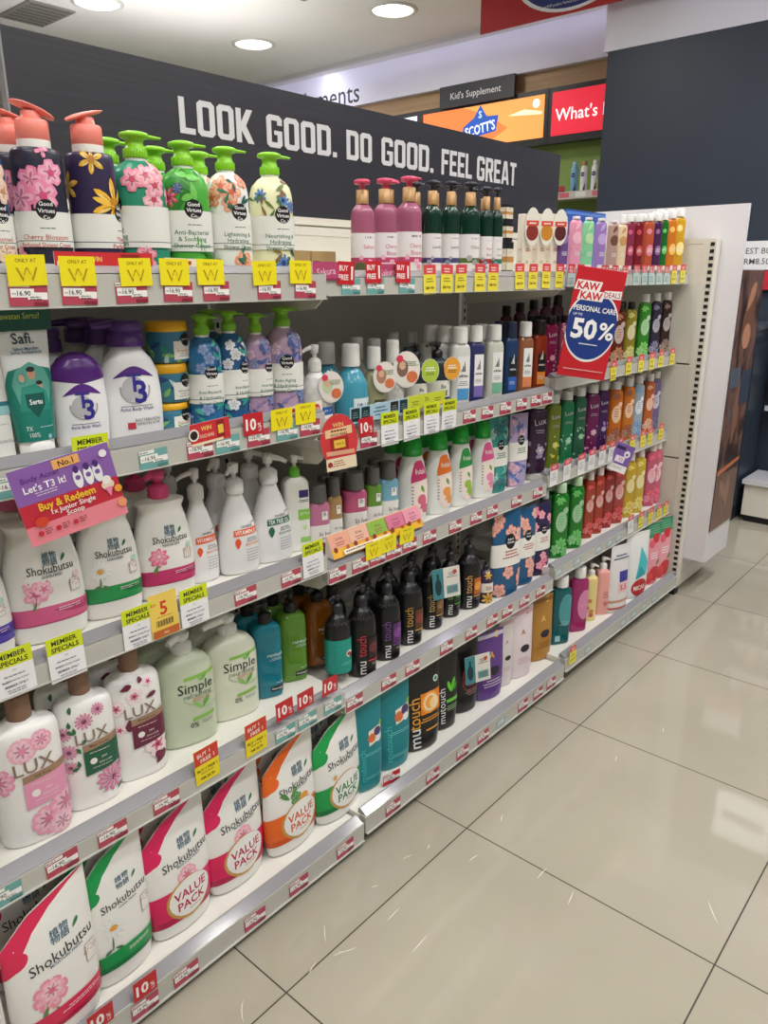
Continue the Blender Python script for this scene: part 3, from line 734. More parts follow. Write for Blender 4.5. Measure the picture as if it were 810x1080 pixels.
# ------------------------------------------------------------------ gondola
root = empty('gondola', (0, YB, 0), 0, 'cream steel shelving frame with back panels standing on the tiled floor', 'shelving frame')
for i in range(3):
    x0, x1 = JX[i], JX[i+1]
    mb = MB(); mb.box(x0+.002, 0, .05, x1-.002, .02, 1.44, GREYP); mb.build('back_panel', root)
    mb = MB(); mb.box(x0+.002, -.004, 1.325, x1-.002, -.0005, 1.425, ENAMEL); mb.box(x0+.002, -.006, 1.425, x1-.002, .03, 1.445, ENAMEL); mb.build('top_strip', root)
for x in JX[:3]+[JX[3]-.016]:
    mb = MB(); mb.box(x-.015, -.012, .0, x+.015, -.0005, 1.448, ENAMEL)
    D = Deco(mb, Flat(-.0122), .0002)
    for k in range(56): D.rect(x-.004, .06+k*.025, x+.004, .072+k*.025, M('1A1A1A', .8))
    mb.build('slotted_upright', root)
mb = MB(); mb.box(JX[0], .02, 1.452, JX[3], .12, 1.47, ENAMEL); mb.build('top_cap', root)
mb = MB(); mb.box(JX[0], 0, 0, JX[3], .015, .03, M('2A2A28', .6)); mb.box(JX[0], -.006, .022, JX[3], -.0005, .03, M('3A3A38', .6))
root2 = empty('kick_plate', (0, 1.09, 0), 0, 'dark kick plate under the bottom shelf along the tiled floor', 'kick plate'); mb.build('plate', root2)
for b in (1, 2, 3):
    for s in (1, 2, 3, 4, 5):
        x0, x1 = JX[b-1]+.003, JX[b]-.003; y = YF[s]-(.006 if b == 1 and s < 5 else 0); z = ZB[b, s]; f = FACE[b, s]
        root = empty('gondola_shelf', (x0, y, z), 0, 'white steel %s shelf of the %s bay with a price ticket rail' % (SHN[s], BAYN[b]), 'shelf', 'gondola shelves')
        W = x1-x0; zl = 0 if s < 5 else 0
        mb = MB(); mb.box(0, .02, f-.022, W, YB-y-.02, f, DECKM); mb.build('deck', root)
        mb = MB()
        mb.prism([(0, 0), (.004, -.001), (.02, f-.022), (.02, f), (.004, f+.002), (0, f)], 0, 0, W, RAILM); mb.box(.002, -.0055, -.0012, W-.002, .002, .0004, RAILM)
        mb.build('price_rail', root)
        mb = MB(); mb.prism([(.0005, f+.0025), (.020, f+.0005), (.029, f+.001), (.027, f+.013), (.024, f+.016), (.021, f+.0155)], 0, .004, W-.004, LIPM)
        mb.build('clear_lip', root)
        if s < 5:
            for xx in (.002, W-.006):
                mb = MB(); mb.prism([(.012, -.006), (.03, -.020), (YB-y-.02, -.05), (YB-y-.02, f-.023), (.012, f-.023)], 0, xx, xx+.004, ENAMEL); mb.build('bracket', root)
        else:
            mb = MB(); mb.box(0, .008, -.018 if b > 1 else -.012, W, .014, -.001, M('2A2A28', .6)); mb.build('shadow_gap_strip', root)
# header board with its slogan
root = empty('header_board', (.72, YB+.03, 1.472), 0, 'charcoal header board with white slogan standing on the shelving', 'sign')
mb = MB(); mb.box(0, 0, 0, 2.05, .018, .283, BOARD); MBB = mb
mb = MB(); mb.box(-.004, -.001, 0, 0, .019, .284, M('8C8C90', .4)); mb.build('edge_trim', root)
D = Deco(MBB, Flat(-.0003), .0006, .00001)
zt = hit(190, 140, 1, YB+.03)[2]-1.472
def slog(tx, u0, u1):
    xa, xb = hit(u0, 140, 1, YB+.03)[0]-.72, hit(u1, 160, 1, YB+.03)[0]-.72
    tmp = MB(); w1 = Deco(tmp, Flat(0)).octext(tx, 0, 0, 1.0, M('D3D3D6', .5))-.07
    D.octext(tx, xa, zt, .072, M('D3D3D6', .5), sx=(xb-xa)/.072/w1)
slog('LOOK', 190, 268); slog('GOOD.', 281, 355); slog('DO', 365, 392); slog('GOOD.', 402, 457); slog('FEEL', 466, 498); slog('GREAT', 504, 545)
MBB.build('board', root)
# ------------------------------------------------------------------ end unit closing the aisle side
EX = 3.118
root = empty('end_unit', (EX, 1.04, 0), 0, 'cream end shelving unit with slotted upright and black foot at the far end', 'shelving unit')
mb = MB()
for z0, z1 in ((.05, .60), (.604, .985), (.989, 1.44)): mb.box(0, .05, z0, .02, .92, z1-.002, ENAMEL)
mb.build('end_panel', root)
mb = MB(); mb.box(-.002, 0, .035, .046, .05, 1.458, ENAMEL)
class WX:
    def __init__(s, X): s.X = X
    def pt(s, x, z, off): return (s.X-off, -x, z)
D = Deco(mb, WX(-.0021), .0002)
for k in range(55):
    D.rect(-.022, .06+k*.0254, -.006, .0735+k*.0254, M('141414', .8))
mb.build('slotted_upright', root)
mb = MB(); mb.box(.0, .05, 1.44, .03, .92, 1.458, ENAMEL); mb.build('top_rail', root)
mb = MB(); mb.box(.002, .004, 0, .044, .046, .034, M('1B1B1B', .5)); mb.build('foot', root)
mb = MB(); mb.box(.046, .012, .02, .40, .9, .10, ENAMEL); mb.build('base_plinth', root)
root = empty('side_board', (3.166, .955, .16), 0, 'tall white panel on the end unit, its narrow side facing the shelves', 'panel')
mb = MB(); mb.box(0, 0, 0, .018, 1.1, 1.42, noise_mat('white_board', 'DEDCE0', 'E3E1E5', 2, .4)); mb.build('panel', root)
mb = MB(); mb.box(.0185, .001, -.01, .30, .03, 1.19, noise_mat('white_board_side', 'DEDCE0', 'E3E1E5', 2, .4)); mb.build('aisle_face', root)
root = empty('beauty_poster', (3.186, .9535, .29), 0, 'tall dim brown collage poster on the white end panel facing the aisle', 'poster')
pm, nt, b_, N_, L_ = node_mat('poster_collage')
tc = N_('ShaderNodeTexCoord'); mp = N_('ShaderNodeMapping'); mp.inputs['Scale'].default_value = (7, 1, 3.2); L_(tc.outputs['Object'], mp.inputs[0])
vo = N_('ShaderNodeTexNoise'); vo.inputs['Scale'].default_value = 1.6; vo.inputs['Detail'].default_value = 3; L_(mp.outputs[0], vo.inputs['Vector'])
ra = N_('ShaderNodeValToRGB'); els = ra.color_ramp.elements
els[0].position = .32; els[0].color = rgb('2A2423'); els[1].position = .72; els[1].color = rgb('8B93A4')
for p_, c_ in ((.45, '4A3630'), (.54, '7E5C4E'), (.62, '5E4A46')): e_ = els.new(p_); e_.color = rgb(c_)
L_(vo.outputs['Fac'], ra.inputs[0]); L_(ra.outputs[0], b_.inputs['Base Color']); b_.inputs['Roughness'].default_value = .3
mb = MB(); mb.box(0, -.002, 0, .275, .0, 1.055, pm); D = Deco(mb, Flat(-.0021), .0003)
D.rect(.0, .0, .275, .24, M('7A5E50', .35)); D.poly([(0, .24), (.275, .27), (.275, .285), (0, .262)], M('C8794A', .35))
for q in range(6): D.petal(.12+.02*(q % 3), .04+.012*q, 1.1+.25*q, .16, .05, M(('8F6F60', '6A5044', '9A7A68')[q % 3], .35))
D.petal(.12, .36, 1.4, .30, .10, M('8A6352', .35)); D.petal(.2, .42, 1.7, .26, .07, M('6A463A', .35)); D.petal(.08, .72, 1.2, .26, .13, M('75503F', .35)); D.disc(.14, .8, .05, M('C08A6E', .35)); D.petal(.1, .9, .9, .14, .06, M('B98468', .35))
D.rect(.15, .52, .275, .66, M('3B4656', .35)); D.rect(0, .60, .13, .68, M('59606E', .35))
mb.build('sheet', root)
# dark unit beyond, with its price board and packs
root = empty('navy_plinth_cabinet', (4.36, 1.2, 0), 0, 'dark navy low cabinet standing on the tiles beyond the end unit', 'cabinet')
mb = MB(); mb.box(0, 0, 0, .32, 1.1, 1.05, NAVY); mb.build('body', root)
mb = MB(); mb.box(.02, -.006, .08, .30, -.0005, .98, M('333D4B', .4)); mb.build('door', root)
mb = MB(); mb.box(-.01, -.012, 1.051, .33, 1.1, 1.08, M('3A4452', .35)); mb.build('worktop', root)
root = empty('price_board', (4.66, 1.31, 1.355), 0, 'white price board reading EST BUY RM8.50 on the navy wall', 'sign')
mb = MB(); mb.box(.0, -.26, 0, .012, .16, .15, M('ECECEE', .4)); D = Deco(mb, WallX(-.0005, 0), .0004)
D.text('BEST BUY', -.015, .10, .032, M('55555A', .5), .004, width=.24); D.text('RM8.50', -.02, .045, .032, M('55555A', .5), .004); mb.build('board', root)
root = empty('red_header_strip', (4.66, 1.31, 1.25), 0, 'red strip with a white letter under the white price board', 'sign')
mb = MB(); mb.box(0, -.26, 0, .012, .16, .10, M('C02638', .4)); D = Deco(mb, WallX(-.0005, 0), .0004); D.text('E', -.115, .05, .05, M('FFFFFF', .5), .006); mb.build('board', root)
for k in range(3):
    root = empty('pegboard_shelf', (4.58, 1.06, .62+.2*k), 0, 'thin grey display shelf on the navy wall under the price board, %s of three' % ('lowest', 'middle', 'topmost')[k], 'shelf', 'display shelves under the price board')
    mb = MB(); mb.box(0, -.2, -.012, .115, .10, 0, M('8A8E96', .3)); mb.build('board', root)
    mb = MB(); mb.box(-.006, -.2, -.016, -.0005, .10, .012, M('B9BDC4', .3)); mb.build('front_lip', root)
    for j in range(4):
        c = ('7A4A3E', 'A9A4A8', '5B6878', 'B58A78')[(j+k) % 4]
        mb = MB(); mb.box(0, 0, 0, .05, .055, .12+.02*((j+k) % 2), M(c, .35), .004); D = Deco(mb, WX(-.0002), .0003); D.rect(-.05, .02, -.005, .06, M('E0DAD4', .4)); D.lines(-.028, .09, .035, 2, M('F0F0F0', .4))
        tag(mb.build('boxed_cosmetic', None, (4.60, .87+.07*j, .6205+.2*k)), 'small %s boxed cosmetic, %s on the %s display shelf' % (('brown', 'pale grey', 'slate blue', 'tan')[(j+k) % 4], ('last', 'third', 'second', 'first')[j], ('lowest', 'middle', 'topmost')[k]), 'box', 'boxed cosmetics under the price board')
root = empty('cream_display_cabinet', (3.98, .72, 0), 0, 'cream low display cabinet on the floor at the right edge of the picture', 'cabinet')
mb = MB(); mb.box(.42, .0, .04, .68, .44, .22, M('D6D2C6', .35)); mb.box(.44, .01, 0, .66, .43, .039, M('151515', .5)); mb.build('body', root)
mb = MB(); mb.box(.40, -.01, .2205, .69, .45, .245, M('C9C9CC', .3)); mb.build('glass_top', root)
# dark fixture far left behind the shelving
root = empty('black_wall_fixture', (.9, 3.0, 0), 0, 'black fixture standing behind the left end of the header board', 'fixture')
mb = MB(); mb.box(-.62, 0, 0, .1, .3, 1.80, M('151518', .5)); mb.build('body', root)
mb = MB(); mb.box(-.64, -.02, 1.8005, .12, .32, 1.84, M('222226', .5)); mb.build('top', root)

# unseen stand added to brighten the ceiling, with an uplight on top
root = empty('rear_shelving', (1.0, 4.5, 0), 0, 'tall stand added to carry a ceiling fill light, hidden behind the header board', 'shelving unit')
mb = MB(); mb.box(0, 0, 0, 3.2, .4, 2.1, ENAMEL); mb.box(-.01, -.01, 2.1005, 3.21, .41, 2.13, ENAMEL); mb.build('carcass', root)
mb = MB(); mb.box(.1, .1, 2.1305, 3.1, .3, 2.17, M('D8D8DC', .4)); mb.box(.12, .12, 2.1705, 3.08, .28, 2.175, M('FFF8F2', .5, emit=3)); mb.build('uplight', root)
L = bpy.data.lights.new('uplight', 'AREA'); L.shape = 'RECTANGLE'; L.size = 2.9; L.size_y = .15; L.energy = 22; L.color = (1, .97, .95)
ob = bpy.data.objects.new('uplight', L); COL.objects.link(ob); ob.location = (2.6, 4.7, 2.19); ob.rotation_euler = (PI, 0, 0)

root = empty('illuminated_wall_sign', (4.69, .95, 1.9), 0, 'white illuminated sign on the navy wall, seen only mirrored in the floor tiles', 'illuminated sign')
mb = MB(); mb.box(-.04, -.18, 0, .0, .18, .36, M('D8D8DA', .4)); mb.build('housing', root)
mb = MB(); mb.box(-.044, -.17, .01, -.0405, .17, .35, M('F4F6FA', .5, emit=1.7)); Deco(mb, WallX(-.0445, 0), .0005).rect(-.13, .14, .13, .22, M('9A9CA2', .5, emit=.6)); mb.build('lit_panel', root)
# ------------------------------------------------------------------ goods, shelf by shelf
DK = '23252B'; GRN = '2F6B52'
def logo(x, z, r, tx='FFFFFF'):
    return [('disc', x, z, r, '121316'), ('t', 'Good', x, z+.0+.045, r*.42, tx, dict(bold=.012, width=r*1.35)), ('t', 'Virtues', x, z-.008, r*.42, tx, dict(bold=.012, width=r*1.6)), ('t', 'Co.', x, z-.06, r*.38, tx, dict(bold=.012))]
def gvc(flow, lo, hi, lx, lines, tc=GRN, lw=.62):
    d = list(flow)+[('band', lo, hi, 'E9EAE4'), ('band', lo+.045, lo+.052, '55605C')]+logo(lx, hi+.015, .19)
    z = hi-.17
    d.append(('ln', lx, z+.035, .42, 1, '5C6662', .018))
    for i, l in enumerate(lines): d.append(('t', l, lx-.12, z-.03-i*.062, .095, tc, dict(bold=.006, width=lw)))
    return d
def scatter(n, seed, z0, z1, fn, x=1.5):
    r = random.Random(seed); out = []
    for i in range(n): out += fn(r, r.uniform(-x, x), z0+(z1-z0)*(i+.5)/n)
    return out
blossom = lambda c, cc, s=.2: (lambda r, x, z: [('fl', x, z, s*r.uniform(.8, 1.25), c if isinstance(c, str) else r.choice(c), cc, 5, .85, 2)])
foliage = lambda cs, L=.3, w=.1: (lambda r, x, z: [('leaf', x, z, r.uniform(0, 6.3), L*r.uniform(.7, 1.2), w, r.choice(cs)) for _ in range(2)])
G1 = 'floral pump bottles on the top shelf'
# --- top shelf, near bay
place('gvcflat', 1, 1, -8, 62, 116, 'blue peach-flowered bottle with a coral pump at the left edge of the top shelf', '1F4C7C', gvc(scatter(5, 1, .6, .93, blossom('E9C9AE', 'C98F62', .26))+scatter(4, 2, .04, .2, blossom('E9C9AE', None, .22)), .22, .50, .5, ['Perfumed', 'Shower Cream'], 'B4584A'), 'F58C7E', group=G1, label='blue peach-flowered bottle with a coral pump at the left edge of the top shelf', dir=.1)
place('gvcflat', 1, 1, 53, 60, 107, 'dark navy bottle with pink blossoms and a coral pump', '2B2C3F', gvc([('fl', -.45, .74, .26, 'E77FA6', None, 5, .9, 2), ('fl', .35, .80, .25, 'F09ABB', 'D4507F', 5, .9, 2), ('fl', -.05, .62, .30, 'EE8FB2', 'D4507F', 5, .9, 2), ('fl', -.9, .60, .30, 'EC86AA', None, 5, .9, 2), ('fl', .1, .97, .14, 'E77FA6', None, 4, .6, 2), ('fl', -.9, .06, .24, 'E77FA6', None, 5, .9), ('fl', .55, .08, .2, 'F09ABB', 'D4507F', 5, .8), ('fl', -1.3, .15, .2, 'EC86AA', None, 5, .9)], .22, .50, .0, ['Cherry Blossom', 'Perfumed Shower Cream'], 'C4524C', .95), 'F58C7E', group=G1, back=1, dir=.1)
place('gvcflat', 1, 1, 107, 56, 114, 'purple bottle with a yellow star flower and a coral pump', '33294C', gvc([('fl', -.1, .93, .28, 'E8B53A', 'B9822A', 6, .4, 1), ('fl', .75, .58, .52, 'F2B92E', 'C4861C', 7, .28, .8), ('leaf', .75, .56, 2.8, .5, .12, 'F6C748'), ('fl', -1.3, .72, .3, 'D9A52E', None, 6, .4, 1)], .22, .50, 1.05, ['Ylang', 'Perfumed'], 'C4524C'), 'F58C7E', group=G1, dir=3.6)
place('gvc', 1, 1, 154, 59, 139, 'teal bottle with pink flowers and a lime pump', '2E9274', gvc(scatter(7, 5, .64, .93, blossom(('F0A0B0', 'EE8AA2', 'F4B4BE'), 'C8405E', .19))+scatter(4, 6, .05, .2, blossom('EE8AA2', 'C8405E', .16)), .24, .60, -1.2, ['Softening', '& Hydrating', 'Shower Cream']), '8CD226', group=G1, back=1, dir=-.1)
place('gvc', 1, 1, 201, 53, 149, 'green leaf-printed bottle with a lime pump', '4FAE3E', gvc(scatter(9, 7, .62, .96, foliage(('2E7D2C', '74C95A', '3B9436'), .4, .14))+[('fl', -.85, .72, .2, 'D9546C', '8E2B44', 7, .4, 1), ('fl', -.5, .80, .12, '3E4B86', None, 6, .5)]+scatter(5, 8, .05, .24, foliage(('2E7D2C', '74C95A'), .4, .14)), .22, .60, .12, ['Anti-Bacterial', '& Soothing', 'Shower Cream'], lw=.78), '8CD226', group=G1, back=1, dir=-.35)
place('gvc', 1, 1, 244, 47, 155, 'white bottle with orange roses and a lime pump', 'EFF0EA', gvc(scatter(5, 9, .66, .95, blossom(('F2A27E', 'EE8A6A'), 'D8603E', .2))+scatter(7, 10, .62, .97, foliage(('3C7A5E', '2C5E52'), .24, .08))+[('fl', .45, .13, .24, 'F29A74', 'E0643E', 6, .8, 2), ('fl', -.9, .1, .16, 'F2A27E', None, 5)]+scatter(4, 11, .03, .24, foliage(('3C7A5E', '2C5E52'), .22, .08)), .26, .60, .35, ['Lightening &', 'Hydrating', 'Shower Cream'], lw=.7), '8CD226', group=G1, back=1, dir=-.3)
place('gvc', 1, 1, 289, 47, 161, 'cream bottle with blue starflowers and a lime pump', 'EDECC0', gvc([('fl', -.75, .80, .17, '3E6FB8', '2A3E7A', 8, .4, .8), ('fl', .35, .76, .18, '4A7EC8', '2A3E7A', 8, .4, .8), ('fl', .85, .70, .15, '3E6FB8', None, 8, .4, .8), ('fl', .25, .12, .22, '4274C0', '2A3E7A', 9, .35, .8)]+scatter(7, 12, .64, .96, foliage(('4E7A3E', '6E7A3A', '8A6A3A'), .26, .07))+scatter(5, 13, .03, .24, foliage(('3E6A36', '8A6A3A', '2C4F36'), .3, .08)), .26, .60, .3, ['Nourishing &', 'Hydrating', 'Shower Cream'], lw=.7), '8CD226', group=G1, dir=0)
# --- top shelf, middle bay
G2 = 'perfumed pump bottles on the top shelf'
def perf(name, base, acc, fl):
    return [('band', .03, .60, 'EDE9EA'), ('ln', .35, .53, .6, 1, '4A3A44', .07, .1), ('band', .20, .27, acc), ('t', name[0], .35, .42, .17, acc, dict(width=.55)), ('t', name[1] if len(name) > 1 else '', .4, .33, .17, acc, dict(width=.5))]+scatter(4, len(name[0]), .05, .30, blossom(fl, None, .13), 1.1)
pk = M('BC6C8C', .08, trans=.35); pg = M('12392B', .1, trans=.15)
for u, w, v, nm, sh, dr_ in ((383, 26, 189, ('Sakura',), 'rose-pink bottle with gold collar and floral label, leftmost of three', -1.6), (406, 26, 188, ('Cherry', 'Blossom'), 'rose-pink bottle with gold collar and wide cap, second of three', .1), (431, 28, 186, ('Cherry', 'Blossom'), 'rose-pink bottle with gold collar and black strip, third of three', -1.2)):
    place('perf', 2, 1, u, w, v, sh, pk, perf(nm, 'D9507E', 'C84A74', ('EE9AB8', 'F4B8CC')), 'D8466A', group=G2, dir=dr_, back=1 if u > 420 else 0)
for u, w, v, nm, ac, sh in ((455, 20, 190, ('Lavender',), '4A3A7C', 'dark green bottle with grey flower label'), (474, 19, 191, ('Lavender',), '4A4A7C', 'dark green bottle with violet-banded label'), (494, 22, 192, ('Olive',), '5E7A32', 'dark green bottle with olive-banded label'), (510.5, 15, 197, ('Aloe', 'Bora'), 'A8383E', 'dark green bottle with red-banded label'), (521.5, 14, 198, ('Aloe', 'Vera'), '2E7A62', 'dark green bottle with teal-banded label')):
    place('perf', 2, 1, u, w, v, sh, pg, perf(nm, ac, ac, ('9A9AA8', 'B4B0B8')), '1A1F2E', group=G2, back=1, dir=-1.0)
def carton(bay, sh, u, wpx, vtop, short, c, deco, v=None, dr=.5, y=None, name='carton', cat='box', group=None, z0=0):
    z = deck(bay, sh)+z0; yy = y or YF[sh]+.06; X = solve_x(u, yy, z)
    r = math.hypot(X, yy); dep = proj(X, yy, z)[2]; w = wpx/CF*dep/(yy/r+dr*X/r)
    lo, hi = z, z+.5
    for _ in range(40):
        mid = (lo+hi)/2
        if proj(X, yy, mid)[1] > vtop: lo = mid
        else: hi = mid
    h = lo-z
    root = empty(name, (X, yy, z), 0, lab_(short, sh, bay), cat, group)
    mb = MB(); mb.box(-w/2, -w*dr/2, 0, w/2, w*dr/2, h, M(c, .35), .0015)
    D = Deco(mb, Flat(-w*dr/2), X=w/2, Z=h); run_deco(D, w, deco)
    class SX:
        def pt(s, x, z_, off): return (-w/2-off, -x, z_)
    D = Deco(mb, SX(), X=w*dr/2, Z=h); run_deco(D, w*dr, deco); mb.build('body', root)
    return root, (X, yy, z, w, w*dr, h)
# two small cartons stacked three high, then three cream bottles with hang tags
z_ = 0
for k, nm in enumerate(('lowest', 'middle', 'topmost')):
    r_, q_ = carton(2, 1, 534, 13, 255-20*k, 'black and cream small carton, %s of its stack of three,' % nm, '1F1F22', [('rect', -.99, .2, .99, .80, 'E6DCC8'), ('rect', -.99, .42, .99, .58, 'C98F52'), ('ln', 0, .7, .5, 1, '6A5A44')], name='carton', group='stacked cartons on the top shelf', z0=z_)
    z_ += q_[5]+.0003
for u, nm, cc in ((551, 'leftmost', '8A2E2A'), (566, 'second', 'C8862A'), (580, 'third', '5A2026')):
    r_, q_ = carton(2, 1, u, 15, 226, 'cream carton with a %s hang tag, %s of three' % ({'8A2E2A': 'dark red', 'C8862A': 'amber', '5A2026': 'maroon'}[cc], nm), 'EDE3D2', [('ln', .1, .45, .6, 2, 'D8683E', .05, .12), ('ln', .1, .25, .5, 2, 'B89A7A', .05, .1), ('rect', -.99, .0, .99, .09, '2A2A2A')], name='carton', group='cream cartons on the top shelf')
    X, y, z, w, d, h = q_
    lb_ = ('%s oval hang tag on the cream carton, %s of three on the top shelf' % ({'8A2E2A': 'dark red', 'C8862A': 'amber', '5A2026': 'maroon'}[cc], nm))
    mb = MB(); D = Deco(mb, Flat(0), .0002, .0003); D.disc(0, .05, .022, M('E9E4DA', .4), 24, .05); D.disc(0, .035, .018, M(cc, .35), 20, .022); D.rect(-.018, .052, .018, .066, M('D8523E', .4)); D.lines(0, .0575, .028, 1, M('FFFFFF'), .003)
    mb.prism([(.022*math.cos(2*PI*k/24), .05+.05*math.sin(2*PI*k/24)) for k in range(24)], 1, .0, .0012, M('D9D3C6', .4)); tag(mb.build('hang_tag', None, (X-.004, y-d/2-.016, z+h*.50), -.65), lb_, 'hang tag', 'hang tags on the cream cartons')
# display trays at the front of the middle bay
for k, (x0, x1, c, lab) in enumerate(((1.135, 1.205, '8A7A4E', 'left'), (1.212, 1.285, '9A8656', 'right'))):
    root = empty('display_tray', (x0, YF[1]+.04, deck(2, 1)+.0005), 0, 'tan and green card tray on the top shelf under the rose bottles, %s one' % lab, 'tray')
    mb = MB(); mb.box(0, .0, 0, x1-x0, .10, .012, M(c, .6)); mb.box(0, .09, .0125, x1-x0, .10, .055, M('B59A6A', .6)); mb.build('tray', root)
    mb = MB(); mb.box(0, -.004, 0, x1-x0, -.0005, .03, M('4E5A34', .5)); mb.build('front_edge', root)
    mb = MB(); mb.lathe([(.0, .006), (.012, .008), (.02, .007)], M('17181A', .4), cx=(x1-x0)*.45, cy=.03); [mb.v.__setitem__(i, (p[0], p[1], p[2]+.0125)) for i, p in enumerate(mb.v)]; mb.build('knob', root)
# --- top shelf, far bay
G3 = 'shower gels on the top shelf of the far bay'
def gelprint(acc, lab='E9E4EA', big=True):
    return [('disc', .25, .45, .34, lab, .5)]*0+[('disc', .2, .50, .30, lab, .42), ('disc', -.2, .80, .26, acc), ('ln', .2, .52, .4, 2, '6A5A6A', .05, .12), ('disc', .3, .16, .3, acc, .24)]
for u, w, v, c, a, s in ((591, 13, 228, '6E4E8E', '9A7AB8', 'violet-tinted tube-shaped gel'), (604, 14, 228, 'E59AB4', 'F0BCCB', 'pale pink tube-shaped gel'), (617, 13, 229, '86CFA0', 'B8E2A8', 'mint green tube-shaped gel with lime print'), (630, 13, 230, '9A78BE', 'C0A8DA', 'lilac tube-shaped gel'), (643, 12, 232, 'B4948A', '6E4A3A', 'brown cocoa-print tube-shaped gel'), (652.5, 11, 233, 'E2CBA8', 'C8965E', 'cream tube-shaped gel')):
    place('gel', 3, 1, u, w, v, s, c, [('disc', .1, .66, .4, a, .45), ('leaf', -.3, .8, 1, .7, .3, a), ('rect', -.5, .12, .7, .18, 'EDE9E4'), ('ln', .2, .4, .6, 3, 'F3F0EE', .05, .12)], 'E6DCE4', group=G3, bf=.95, cr=.30)
for u, w, v, c, a, s in ((660.5, 10, 226, 'A2385A', 'D0607E', 'wine-red clear gel bottle'), (669.5, 11, 226, '8E1F2E', 'C84A56', 'dark red clear gel bottle'), (680, 12, 225, 'D2603E', 'E48AA0', 'coral clear gel bottle with a pink flower'), (689, 10, 225, '5A2A5E', '9A6AA0', 'plum clear gel bottle'), (696, 9, 224, '1F7A34', '6AC86A', 'emerald clear gel bottle'), (703.5, 12, 222, 'E88A24', 'F6C060', 'orange clear gel bottle'), (713.5, 14, 220, 'E6B42A', 'F6E08A', 'amber yellow clear gel bottle nearest the end')):
    place('gel', 3, 1, u, w, v, s, M(c, .12, trans=.32), [('disc', .2, .45, .36, a, .5), ('ln', .2, .47, .5, 3, 'F3F0EE', .06, .13), ('rect', -.2, .08, .7, .16, 'E9E4E0'), ('disc', -.2, .8, .25, a)], 'F0F0EE', group=G3, cr=.32, back=2 if u > 675 else 1)
# --- second shelf, near bay
carton(1, 2, 2, 30, 372, 'white and teal carton at the left edge', 'ECECE8', [('rect', -.99, .44, .99, .56, '9AD0D4'), ('rect', -.99, .52, .99, .56, '2E7A86'), ('ln', .3, .20, .8, 3, '7A7A80', .012, .04), ('ln', .3, .35, .6, 1, '7A7A80', .016)], y=1.20)
tb = place('tube', 1, 2, 41, 54, 340, 'teal and white toothpaste-style tube with family picture, standing on its cap', 'E9EDEC', [('poly', [(-2.2, .135), (2.2, .135), (2.2, .62), (1.35, .50), (.9, .66), (0, .70), (-.9, .66), (-1.35, .50), (-2.2, .62)], '1F7F70'), ('poly', [(-.62, .36), (.62, .36), (.86, .56), (.62, .66), (0, .72), (-.62, .66), (-.86, .56)], '5FA89A'),
    ('disc', .0, .63, .085, 'C99A80', .10), ('disc', .0, .665, .09, '2A2A2C', .05), ('disc', -.42, .60, .085, '3FA08E', .105), ('disc', -.42, .605, .06, 'D2A88E', .075), ('disc', .28, .535, .07, 'C99A80', .085), ('disc', .28, .565, .075, '2A2A2C', .04), ('poly', [(-.75, .36), (.7, .36), (.55, .50), (.1, .56), (-.5, .54)], '2E8F7E'),
    ('poly', [(-.42, .40), (0, .31), (.42, .40), (.42, .49), (-.42, .49)], '14584F'), ('t', 'Sertu', .0, .43, .10, 'F4F8F6', dict(bold=.015)), ('t', 'Safi.', -.05, .89, .20, '23404A', dict(bold=.012)), ('t', 'Sabun Mandian', 0, .815, .06, '2E5A8C', dict(bold=.01, width=.6)), ('t', 'Sertu Antibakteria', 0, .79, .06, '2E5A8C', dict(bold=.01, width=.7)), ('t', '7X', -.5, .235, .09, 'E8F4F0'), ('t', '100%', -.3, .185, .09, 'E8F4F0'), ('ln', .35, .235, .5, 1, 'BFE2DA', .014), ('disc', .45, .16, .05, '9AC8D8')], WHITE, rz=.05)
X, y, z, w, d, h = tb[1]
mb = MB(); mb.lathe([(0, w*.335), (.004, w*.35), (h*.13, w*.345), (h*.132, w*.33)], M('EDEDEA', .35), n=30, sy=.62)
cp_ = mb.build('screw_cap', tb[0])
hcl = ('dark green hanging header card with a small code square above the white and teal tube')
mb = MB(); mb.box(-w*.56, -.0036, 0, w*.56, -.0024, .055, M('1C5A4C', .4)); D = Deco(mb, Flat(-.0037), .0002); D.text('Semak..', -.008, .040, .008, M('C8D860'), .004); D.text('Rawatan Sertu?', -.006, .022, .009, M('C8D860'), .006, width=.066); D.rect(w*.34, .03, w*.50, .048, M('B8C0B4')); tag(mb.build('header_card', None, (X, y-.004, z+h-.012), .05), hcl, 'card')
T3 = [('strip', [(-.68+1.36*k/10, .672+.03*math.sin(PI*k/10), .678+.115*math.sin(PI*k/10)) for k in range(11)], '5A2A86'), ('ring', 0, .56, .25, .03, 'A9A9AE', PI*.95, PI*2.05), ('disc', -.05, .56, .19, 'B9B9BE'), ('t', 'T', -.02, .63, .30, '3A2E8C', dict(bold=.02)), ('t', '3', .16, .53, .36, '2E2A8C', dict(bold=.025)), ('rect', -.5, .372, .5, .378, '55565E'), ('t', 'Acne Body Wash', 0, .345, .055, '3A3F86', dict(bold=.006, width=.55))]
place('t3l', 1, 2, 88, 63, 372, 'white oval bottle with a purple domed top and umbrella-shaped emblem', 'EFEFF1', [(o[0], o[1], o[2]-.10)+o[3:] if o[0] in ('ring', 'disc') else (o[0], [(a, b-.10, c-.10) for a, b, c in o[1]], o[2]) if o[0] == 'strip' else (o[0], o[1], o[2], o[3]-.10)+o[4:] if o[0] == 't' else (o[0], o[1], o[2]-.1, o[3], o[4]-.1, o[5]) for o in T3], WHITE, dome=.72, domecol='56257E')
